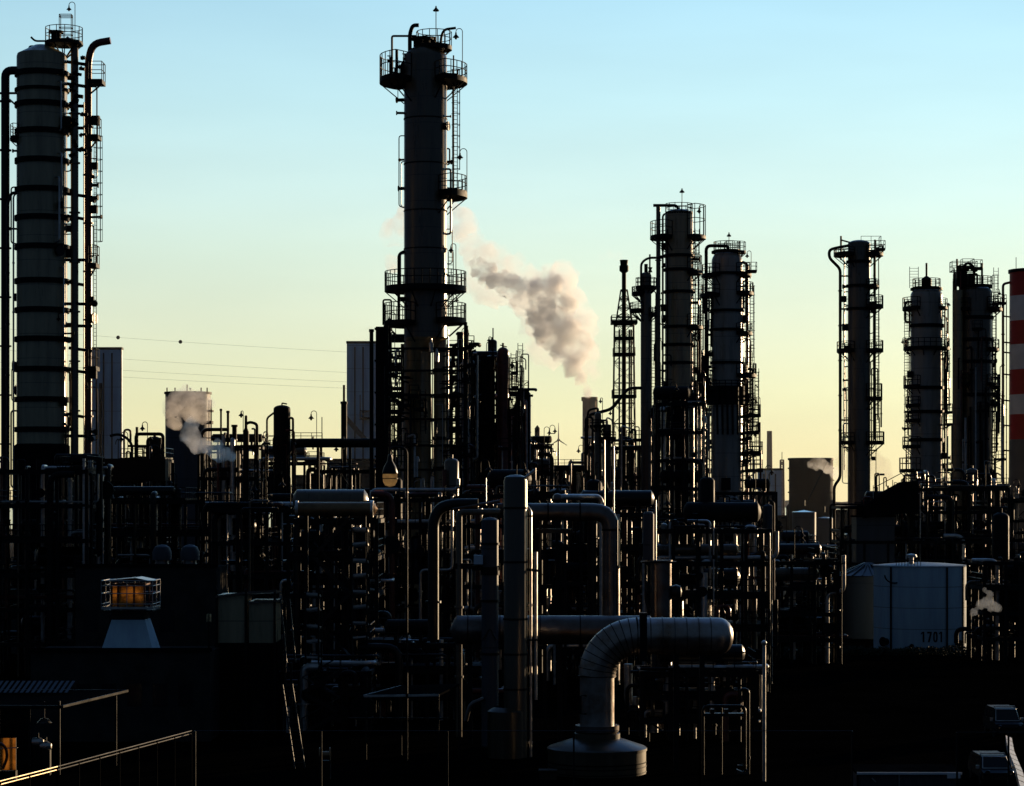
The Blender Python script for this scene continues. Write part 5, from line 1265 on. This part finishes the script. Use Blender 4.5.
for (px, py, rr) in ((882, 640, .35), (950, 641, .25), (905, 643, .15)):
    a = -math.acos((px - 921) / 47.5); t.part('shell_nozzle', MB().tube([(r * .99 * math.cos(a), r * .99 * math.sin(a), t.z(py)), ((r + .5) * math.cos(a), (r + .5) * math.sin(a), t.z(py))], rr, 14).tube([((r + .45) * math.cos(a), (r + .45) * math.sin(a), t.z(py)), ((r + .55) * math.cos(a), (r + .55) * math.sin(a), t.z(py))], rr * 1.4, 14), 'steel')
t.part('nozzle_ring', MB().tube([(t.x(889) + 1.0 * math.cos(R(a)), -r * .77 , t.z(574) + .8 * math.sin(R(a))) for a in range(180, 361, 15)], .07, 6), 'black')
# the painted number
hgt, wid, sw = 1.05, .46, .17
def g_one(x): return [[(x + .2, 0), (x + .2 + sw, 0), (x + .2 + sw, hgt), (x + .2, hgt)], [(x + .03, hgt * .72), (x + .2, hgt * .84), (x + .2, hgt), (x + .03, hgt * .86)]]
def g_seven(x): return [[(x, hgt - sw), (x + wid, hgt - sw), (x + wid, hgt), (x, hgt)], [(x + .07, 0), (x + .07 + sw * 1.1, 0), (x + wid, hgt - sw), (x + wid - sw * 1.1, hgt - sw)]]
def g_zero(x):
    o = [(x + wid / 2 + wid / 2 * math.copysign(abs(math.cos(2 * PI * i / 20)) ** .6, math.cos(2 * PI * i / 20)), hgt / 2 + hgt / 2 * math.copysign(abs(math.sin(2 * PI * i / 20)) ** .75, math.sin(2 * PI * i / 20))) for i in range(20)]
    q_ = [(x + wid / 2 + (px - x - wid / 2) * (1 - sw / wid * 1.9), hgt / 2 + (py - hgt / 2) * (1 - sw / hgt * 2)) for px, py in o]
    return [[o[i], o[(i + 1) % 20], q_[(i + 1) % 20], q_[i]] for i in range(20)]
polys = g_one(-1.2) + g_seven(-.56) + g_zero(.04) + g_one(.6)
me = bpy.data.meshes.new('numeral'); nv = []; nf = []
ac = -PI / 2 + math.asin((924.5 - 921) / 47)
for pl_ in polys:
    o_ = len(nv)
    for px, pz in pl_:
        a = ac + px / r; nv.append(((r + .02) * math.cos(a), (r + .02) * math.sin(a), t.z(639.5) + pz))
    nf.append(tuple(range(o_, o_ + len(pl_))))
me.from_pydata(nv, [], nf); me.update(); me.materials.append(M['numeral'])
no = bpy.data.objects.new('numeral', me); COL.objects.link(no); no.parent = sh
t = T('white_tank', 'dim ribbed-roof tank half hidden behind the left of the numbered tank', 'tank', 868, 262)
r = 33 * t.s
t.part('shell', MB().lathe([(r, 0), (r, t.z(576))], 44), 'silo')
t.part('roof', MB().lathe([(r + .1, t.z(576)), (r + .1, t.z(575)), (0, t.z(563))], 44), 'steel')
mb = MB()
for k in range(20):
    a = 2 * PI * k / 20; mb.bar(((r + .08) * math.cos(a), (r + .08) * math.sin(a), t.z(574.6)), (.4 * math.cos(a), .4 * math.sin(a), t.z(562.8)), .12, .1)
t.part('roof_rib', mb, 'steel')
# hedge at their feet
mb = MB(); q = random.Random(5)
for k in range(5200):
    x = q.uniform(wx(770, 232), wx(985, 232)); y = 232 + q.gauss(0, .45); hz = .75 + .3 * noise.noise((x * .5, 0, 0)) + .18 * noise.noise((x * 2.2, 5, 0)); z = q.uniform(.02, hz) ** 1.0
    s_ = q.uniform(.08, .17); u = Vector((q.gauss(0, 1), q.gauss(0, 1), q.gauss(0, 1))).normalized(); v_ = u.orthogonal().normalized(); c = Vector((x - wx(877, 232), y - 232, z))
    mb.add([c - u * s_, c + v_ * s_ * .6, c + u * s_, c - v_ * s_ * .6], [(0, 1, 2, 3)])
h = mb.build('hedge', 'leaf', None, None, 0); h.location = (wx(877, 232), 232, 0); tag(h, 'low ragged black hedge along the foot of the white tanks', 'hedge')

# pale corrugated container in the lower right
t = T('shipping_container', 'dim corrugated container with pale roof edge and white plate, bottom edge, right', 'container', 905, 124)
w = 50 * t.s
mb = MB(); n = 46
pts = [(-w + 2 * w * i / n, -1.2 - (.05 if (i // 1) % 2 else 0)) for i in range(n + 1)]
mb.add([(x, y, 0) for x, y in pts] + [(x, y, t.z(770)) for x, y in pts], [(i, i + 1, n + 1 + i + 1, n + 1 + i) for i in range(n)])
mb.box(-w, w, -1.19, 1.2, 0, t.z(770)); t.part('wall', mb, 'silo', smooth=0)
t.part('roof', MB().add([(-w - .08, -1.35, t.z(770.5)), (w + .08, -1.35, t.z(770.5)), (w + .08, 1.3, t.z(767)), (-w - .08, 1.3, t.z(767)), (-w - .08, -1.35, t.z(772)), (w + .08, -1.35, t.z(772)), (w + .08, 1.3, t.z(770.6)), (-w - .08, 1.3, t.z(770.6))], [(0, 1, 2, 3), (7, 6, 5, 4), (0, 4, 5, 1), (1, 5, 6, 2), (2, 6, 7, 3), (3, 7, 4, 0)]), 'roof', smooth=0)
t.part('edge_trim', MB().box(-w - .1, w + .1, -1.42, -1.353, t.z(771.5), t.z(769.3)), 'white', smooth=0)
t.part('plate', MB().box(t.x(942), t.x(955), -1.5, -1.43, t.z(775), t.z(770) + .01), 'white', smooth=0)
t.part('corner_post', MB().bar((t.x(956), -1.3, 0), (t.x(956), -1.3, t.z(771)), .1).bar((t.x(854), -1.3, 0), (t.x(854), -1.3, t.z(771)), .1), 'steel')
t.part('lock_rod', MB().tube([t.p(895, 786, -1.33), t.p(895, 772, -1.33)], .04, 6), 'galv'); t.part('latch', MB().bar(t.p(868, 775, -1.33), t.p(872, 779, -1.33), .06), 'galv')

# vehicles
def van(px, Y, W_, Ht, label, cat, name, m='van'):
    t = T(name, label, cat, px, Y)
    w = W_ / 2; L_ = 4.4
    # side profile swept over the width, narrowing to the roof
    prof = [(-L_ / 2, .35, w * .96), (-L_ / 2 - .05, .7, w), (-L_ / 2 + .1, Ht * .5, w), (-L_ / 2 + .75, Ht * .56, w * .98), (-L_ / 2 + 1.35, Ht * .97, w * .82), (-L_ / 2 + 1.7, Ht, w * .8), (L_ / 2 - .5, Ht, w * .8), (L_ / 2 - .1, Ht * .93, w * .82), (L_ / 2, Ht * .5, w * .98), (L_ / 2, .4, w * .96)]
    n = len(prof); mb = MB()
    vs = [(-q, y, z) for y, z, q in prof] + [(q, y, z) for y, z, q in prof]
    mb.add(vs, [tuple(range(n - 1, -1, -1)), tuple(range(n, 2 * n))] + [(i, (i + 1) % n, (i + 1) % n + n, i + n) for i in range(n)])
    bd = t.part('body', mb, m, smooth=25)
    def quad(a, b, ins, off):
        (ya, za, qa), (yb, zb, qb) = prof[a], prof[b]
        d = Vector((0, yb - ya, zb - za)); nrm = Vector((0, -(zb - za), (yb - ya))).normalized() * off
        f0, f1 = ins
        P_ = []
        for f, s_ in ((f0, -1), (f0, 1), (f1, 1), (f1, -1)):
            P_.append(Vector((s_ * (qa + (qb - qa) * f) * .88, ya, za)) + d * f + nrm)
        return P_
    P_ = quad(3, 4, (.08, .92), .012)
    if P_[0].y > prof[3][0]: pass
    t.part('windscreen', MB().add(P_, [(0, 1, 2, 3)]), 'glass', smooth=0)
    mb = MB().tube(quad(3, 4, (.04, .97), .02) + [quad(3, 4, (.04, .97), .02)[0]], .035, 5); t.part('windscreen_frame', mb, 'galv')
    for s_ in (-1, 1):
        t.part('side_window', MB().add([(s_ * (w * .93), -L_ / 2 + 1.15, Ht * .6), (s_ * (w * .93), L_ / 2 - .5, Ht * .6), (s_ * (w * .85), L_ / 2 - .6, Ht * .9), (s_ * (w * .85), -L_ / 2 + 1.5, Ht * .9)], [(0, 1, 2, 3)]), 'glass', smooth=0)
        t.part('headlight', MB().lathe([(0, -.06), (.12, -.05), (.14, 0), (0, .02)], 12, (s_ * w * .72, -L_ / 2 - .03, .72), axis='y'), 'glass')
        t.part('wing_mirror', MB().box(s_ * w * 1.0 if s_ > 0 else -w - .18, (w + .18) if s_ > 0 else -w, -L_ / 2 + 1.0, -L_ / 2 + 1.1, Ht * .56, Ht * .68), 'galv', smooth=0)
        for y in (-L_ / 2 + .85, L_ / 2 - .85):
            wh = t.part('wheel', MB().lathe([(.2, -.1), (.31, -.11), (.33, 0), (.31, .11), (.2, .1)], 20, (s_ * (w - .1), y, .33), axis='x'), 'rubber'); t.part('rim', MB().lathe([(0, .115 * s_), (.2, .112 * s_), (.2, 0)], 16, (s_ * (w - .1), y, .33), axis='x'), 'steel', wh)
    t.part('bumper', MB().bar((-w * .95, -L_ / 2 - .07, .45), (w * .95, -L_ / 2 - .07, .45), .14, .22), 'black', smooth=0)
    t.part('roof_rack', MB().bar((-w * .75, -L_ / 2 + 1.75, Ht + .1), (w * .75, -L_ / 2 + 1.75, Ht + .1), .06).bar((-w * .75, -L_ / 2 + 1.75, Ht - .02), (-w * .75, -L_ / 2 + 1.75, Ht + .1), .05).bar((w * .75, -L_ / 2 + 1.75, Ht - .02), (w * .75, -L_ / 2 + 1.75, Ht + .1), .05), 'galv')
    return t
van(1003, 153, 1.75, 1.8, 'small dark van facing the camera, windscreen edge glinting, lower right corner', 'van', 'parked_van')
van(991, 128, 1.7, 1.45, 'nearer dark car facing the camera in the bottom right corner', 'car', 'parked_car')
# row of sunlit barrier blocks
bpts = [Vector((wx(px, Y), Y, 0)) for px, Y in ((1008.5, 148.5), (1010.5, 141), (1014, 136), (1019, 130), (1023, 122.5), (1030, 114))]
acc = [0]
for i in range(len(bpts) - 1): acc.append(acc[-1] + (bpts[i + 1] - bpts[i]).length)
def along(d):
    for i in range(len(acc) - 1):
        if d <= acc[i + 1]: return bpts[i] + (bpts[i + 1] - bpts[i]) * ((d - acc[i]) / (acc[i + 1] - acc[i]))
    return bpts[-1]
nb = 13; proto = None
for k in range(nb):
    f0, f1 = acc[-1] * k / nb, acc[-1] * (k + 1) / nb
    c = (along(f0) + along(f1)) / 2; d = along(f1) - along(f0)
    if proto is None:
        mb = MB(); Lh = acc[-1] / nb / 2 * .86
        sec = [(-.17, 0), (.2, 0), (.2, .30), (-.17, .46)]
        mb.add([(x, -Lh, z) for x, z in sec] + [(x, Lh, z) for x, z in sec], [(0, 1, 2, 3), (7, 6, 5, 4)] + [(i, i + 4, (i + 1) % 4 + 4, (i + 1) % 4) for i in range(4)])
        bm = bmesh.new(); 
        proto = mb.build('barrier_block', 'white', None, None, 0); o = proto
        bm.from_mesh(proto.data); bmesh.ops.recalc_face_normals(bm, faces=bm.faces); bm.to_mesh(proto.data); bm.free()
    else:
        o = proto.copy(); COL.objects.link(o)
    tag(o, 'sunlit white concrete barrier block in the row beside the van, lower right', 'barrier', 'white barrier blocks beside the van')
    o.location = c; o.rotation_euler = (0, 0, math.atan2(d.y, d.x) + PI / 2)
# low shelter roof in the middle foreground
t = T('low_shelter', 'low open shelter with a thin pale roof edge, left of the fat riser', 'shelter', 410, 140)
A = [t.p(366, 693, -1.5), t.p(400, 687, 1.2), t.p(460, 685, 1.2), t.p(440, 692, -1.5)]
lo = [(x, y, z - .12) for x, y, z in A]
t.part('roof', MB().add(A + lo, [(0, 3, 2, 1), (4, 5, 6, 7), (0, 4, 7, 3), (1, 5, 4, 0), (2, 6, 5, 1), (3, 7, 6, 2)]), 'roof', smooth=0)
t.part('edge_trim', MB().bar(Vector(A[0]) + Vector((0, -.04, -.06)), Vector(A[3]) + Vector((0, -.04, -.06)), .06, .12).bar(Vector(A[1]) + Vector((0, .04, -.06)), Vector(A[0]) + Vector((-.04, 0, -.06)), .06, .12), 'galv', smooth=0)
for a in A: t.part('post', MB().bar((a[0] * .97, a[1] * .9, 0), (a[0] * .97, a[1] * .9, a[2] - .1), .1), 'steel')
t.part('tie_rail', MB().tube([t.p(350, 716, -1.4), t.p(450, 716, -1.4)], .05, 6), 'steel')
for (px, py, lb) in ((325, 755, 'small amber cable drum in the dark at the bottom, left of centre'), (548, 778, 'small brown wooden box left of the stepped duct base, at the bottom edge')):
    t = T('storage_box', lb, 'box', px, 129)
    if px < 400:
        t.part('core', MB().lathe([(.2, -.25), (.2, .25)], 16, (0, 0, t.z(py)), axis='x'), 'drum'); t.part('cheek', MB().lathe([(0, -.3), (.42, -.3), (.42, -.25), (0, -.25)], 18, (0, 0, t.z(py)), axis='x').lathe([(0, .25), (.42, .25), (.42, .3), (0, .3)], 18, (0, 0, t.z(py)), axis='x'), 'drum'); t.part('stand', MB().box(-.3, .3, -.3, .3, 0, t.z(py) - .3), 'black', smooth=0)
    else:
        t.part('body', MB().box(-.45, .45, -.4, .4, 0, t.z(771)), 'tankbrown', smooth=0); t.part('lid', MB().box(-.5, .5, -.45, .45, t.z(771), t.z(769.5)), 'tankbrown', smooth=0)

# ------------------------------------------------------------------ STEAM
def steam(label, blobs, Y, m, seed, vox=.8, amp=1.0, fr=.25, cat='steam', name='steam_plume', group=None, puff=0):
    bm = bmesh.new(); qq = random.Random(seed); extra = []
    for (px, py, rp, dy) in (blobs if puff else ()):
        for k in range(puff):
            u = Vector((qq.gauss(0, 1), qq.gauss(0, 1), qq.gauss(0, 1))).normalized(); f = qq.uniform(.25, .55)
            extra.append((px + u.x * rp * .95, py - u.z * rp * .95, rp * f, dy + u.y * rp * .8))
    for (px, py, rp, dy) in list(blobs) + extra:
        s_ = Y / F
        bmesh.ops.create_icosphere(bm, subdivisions=3, radius=rp * s_, matrix=Matrix.Translation((wx(px, Y), Y + dy * s_, wz(py, Y))) @ Matrix.Diagonal((1, .9, 1, 1)))
    me = bpy.data.meshes.new(name); bm.to_mesh(me); bm.free()
    o = bpy.data.objects.new(name, me); COL.objects.link(o)
    md = o.modifiers.new('r', 'REMESH'); md.mode = 'VOXEL'; md.voxel_size = vox
    bpy.context.view_layer.update()
    m2 = bpy.data.meshes.new_from_object(o.evaluated_get(bpy.context.evaluated_depsgraph_get()))
    o.modifiers.clear(); o.data = m2; bpy.data.meshes.remove(me); m2.name = name
    off = Vector((seed * 13.7, seed * 5.1, 0))
    nrm = [v.normal.copy() for v in m2.vertices]
    for v, nn in zip(m2.vertices, nrm):
        p = v.co + off
        d = 0; a = 1; f = fr
        for k in range(4):
            d += a * (abs(noise.noise(p * f)) * 1.7 - .22); a *= .55; f *= 2.05
        v.co += nn * max(-.6, min(1.4, d)) * amp
    c = sum((v.co for v in m2.vertices), Vector()) / len(m2.vertices)
    for v in m2.vertices: v.co -= c
    o.location = c
    m2.materials.clear(); m2.materials.append(m)
    tag(o, label, cat, group)
    return o
core = mat_steam('dense_steam', (.995, .975, .96), .30, .35)
def billow(m, dens, sc, lo=.40, hi=.53):
    N = m.node_tree.nodes; L = m.node_tree.links
    vs = next(n for n in N if n.bl_idname == 'ShaderNodeVolumeScatter')
    g = N.new('ShaderNodeTexCoord'); n1 = N.new('ShaderNodeTexNoise'); n1.inputs['Scale'].default_value = sc; n1.inputs['Detail'].default_value = 4; n1.inputs['Roughness'].default_value = .6
    L.new(g.outputs['Object'], n1.inputs[0])
    mr = N.new('ShaderNodeMapRange'); mr.inputs[1].default_value = lo; mr.inputs[2].default_value = hi; mr.inputs[3].default_value = dens * .04; mr.inputs[4].default_value = dens * 1.6
    L.new(n1.outputs['Fac'], mr.inputs[0]); L.new(mr.outputs[0], vs.inputs['Density'])
thin = mat_steam('thin_steam', (1.0, .985, .95), .10, .6)
wisp = mat_steam('steam_wisp', (.99, .97, .95), .22, .6)
billow(core, .36, .14, .40, .54)
billow(thin, .17, .11, .40, .64)
billow(wisp, .75, .30, .34, .66)
Yp = 615
core_b = [(a, b, c, d) for a, b, c, d in [(480, 270, 8, 0), (487, 276, 9, 2), (497, 280, 9, 0), (507, 284, 9, -2), (518, 290, 10, 0), (528, 296, 11, 2), (536, 304, 11, 0), (537, 285, 8, 0), (546, 279, 9, 0), (553, 283, 8, 2), (545, 295, 8, 0), (546, 312, 12, -3), (556, 320, 11, 0), (562, 304, 8, 0), (569, 301, 7, 0), (566, 325, 11, 3), (548, 330, 12, 0), (540, 322, 8, 0), (558, 338, 12, 0), (572, 338, 12, -2), (582, 345, 9, 0), (566, 352, 11, 0), (576, 357, 9, 0), (572, 367, 6, 0), (579, 374, 5, 0), (543, 338, 6, 0), (476, 262, 5, 0), (583, 381, 4.5, 0), (586, 388, 4, 0), (588, 394, 3.5, 0)]]
steam('big lumpy mauve-grey steam plume rising leftwards from the brown stack', core_b, Yp, core, 1, .55, 1.7, .3, puff=12)
halo_b = [(589, 394, 5, 0), (586, 379, 9, 0), (588, 386, 7, 0), (588, 372, 10, 0), (590, 355, 12, 0), (577, 350, 20, 0), (560, 340, 22, 0), (540, 320, 20, 0), (582, 320, 16, 0), (530, 298, 21, 0), (556, 284, 20, 0), (570, 300, 14, 0), (505, 278, 20, 0), (486, 265, 18, 0), (475, 285, 13, 0), (490, 290, 10, 0), (472, 245, 12, 0), (465, 228, 12, 0), (460, 216, 9, 0), (500, 257, 10, 0), (528, 280, 12, 0), (410, 225, 12, 0), (395, 228, 11, 0), (393, 262, 8, 0), (545, 352, 11, 0), (538, 342, 9, 0)]
steam('thin cream halo of drifting steam round the big plume and behind the central tower', halo_b, Yp + 8, thin, 2, 1.0, 2.4, .16, puff=5)
steam('faint cream puff drifting left from the flare tip', [(618, 256, 4, 0), (610, 255, 5, 0), (602, 257, 4, 0)], 424, mat_steam('flare_smoke', (.99, .93, .8), .05, .6), 3, .35, .5, .5)
warm = mat_steam('warm_steam', (.99, .93, .88), .3, .68)
billow(warm, .36, .2, .34, .66)
steam('warm pinkish steam cloud in front of the dark silo, upper one', [(176, 404, 9, 0), (184, 398, 9, 0), (192, 404, 10, 0), (200, 400, 8, 0), (188, 412, 8, 0), (172, 412, 6, 0), (203, 408, 7, 0), (174, 421, 5, 0), (196, 414, 7, 0)], 342, warm, 4, .3, 1.0, .5, puff=7)
steam('white steam trail sliding right from the silo to a small vent, lower one', [(192, 424, 6, 0), (188, 434, 8, 0), (194, 441, 8, 0), (202, 446, 7, 0), (210, 450, 6, 0), (218, 451, 7, 0), (225, 453, 6, 0), (229, 456, 5, 0)], 246, wisp, 5, .25, .5, .6, puff=7)
pale = mat_steam('pale_steam', (1.0, .95, .88), .2, .68)
billow(pale, .3, .22, .36, .62)
steam('steam puff against the rim of the huge brown tank', [(811, 463, 4, 0), (817, 465, 5, 0), (823, 463, 4, 0), (828, 468, 5, 0), (836, 472, 5, 0)], 404, pale, 6, .3, .6, .5, puff=7)
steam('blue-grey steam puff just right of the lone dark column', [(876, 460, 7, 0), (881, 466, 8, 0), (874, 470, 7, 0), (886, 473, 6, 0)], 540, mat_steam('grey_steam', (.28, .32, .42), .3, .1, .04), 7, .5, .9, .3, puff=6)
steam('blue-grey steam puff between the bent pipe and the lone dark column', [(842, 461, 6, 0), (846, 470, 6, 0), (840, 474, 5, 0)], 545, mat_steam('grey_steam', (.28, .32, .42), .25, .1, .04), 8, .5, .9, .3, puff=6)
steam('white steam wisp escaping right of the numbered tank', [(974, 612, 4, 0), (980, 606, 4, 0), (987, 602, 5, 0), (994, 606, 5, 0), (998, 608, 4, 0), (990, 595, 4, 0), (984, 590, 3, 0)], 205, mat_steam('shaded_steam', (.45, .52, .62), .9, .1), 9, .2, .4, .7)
steam('small dark smoke wisp at the mouth of the thin exhaust pipe', [(371, 328, 2.2, 0), (366, 329, 2, 0), (361, 330, 1.6, 0)], 258, mat_steam('dark_smoke', (.25, .27, .3), .35, .1, .2), 10, .12, .18, 1.2)

# ------------------------------------------------------------------ evening haze over the far plant and the harbour
hm = bpy.data.materials.new('evening_haze'); hm.use_nodes = True
N = hm.node_tree.nodes; L = hm.node_tree.links; N.clear()
ho = N.new('ShaderNodeOutputMaterial'); hv = N.new('ShaderNodeVolumeScatter'); hv.inputs['Color'].default_value = (.92, .95, 1, 1); hv.inputs['Density'].default_value = .00012; hv.inputs['Anisotropy'].default_value = .45
L.new(hv.outputs[0], ho.inputs['Volume'])
hz = MB().box(-900, 900, 345, 1270, .02, 70).build('haze', hm, None, None, 0); hz['kind'] = 'structure'
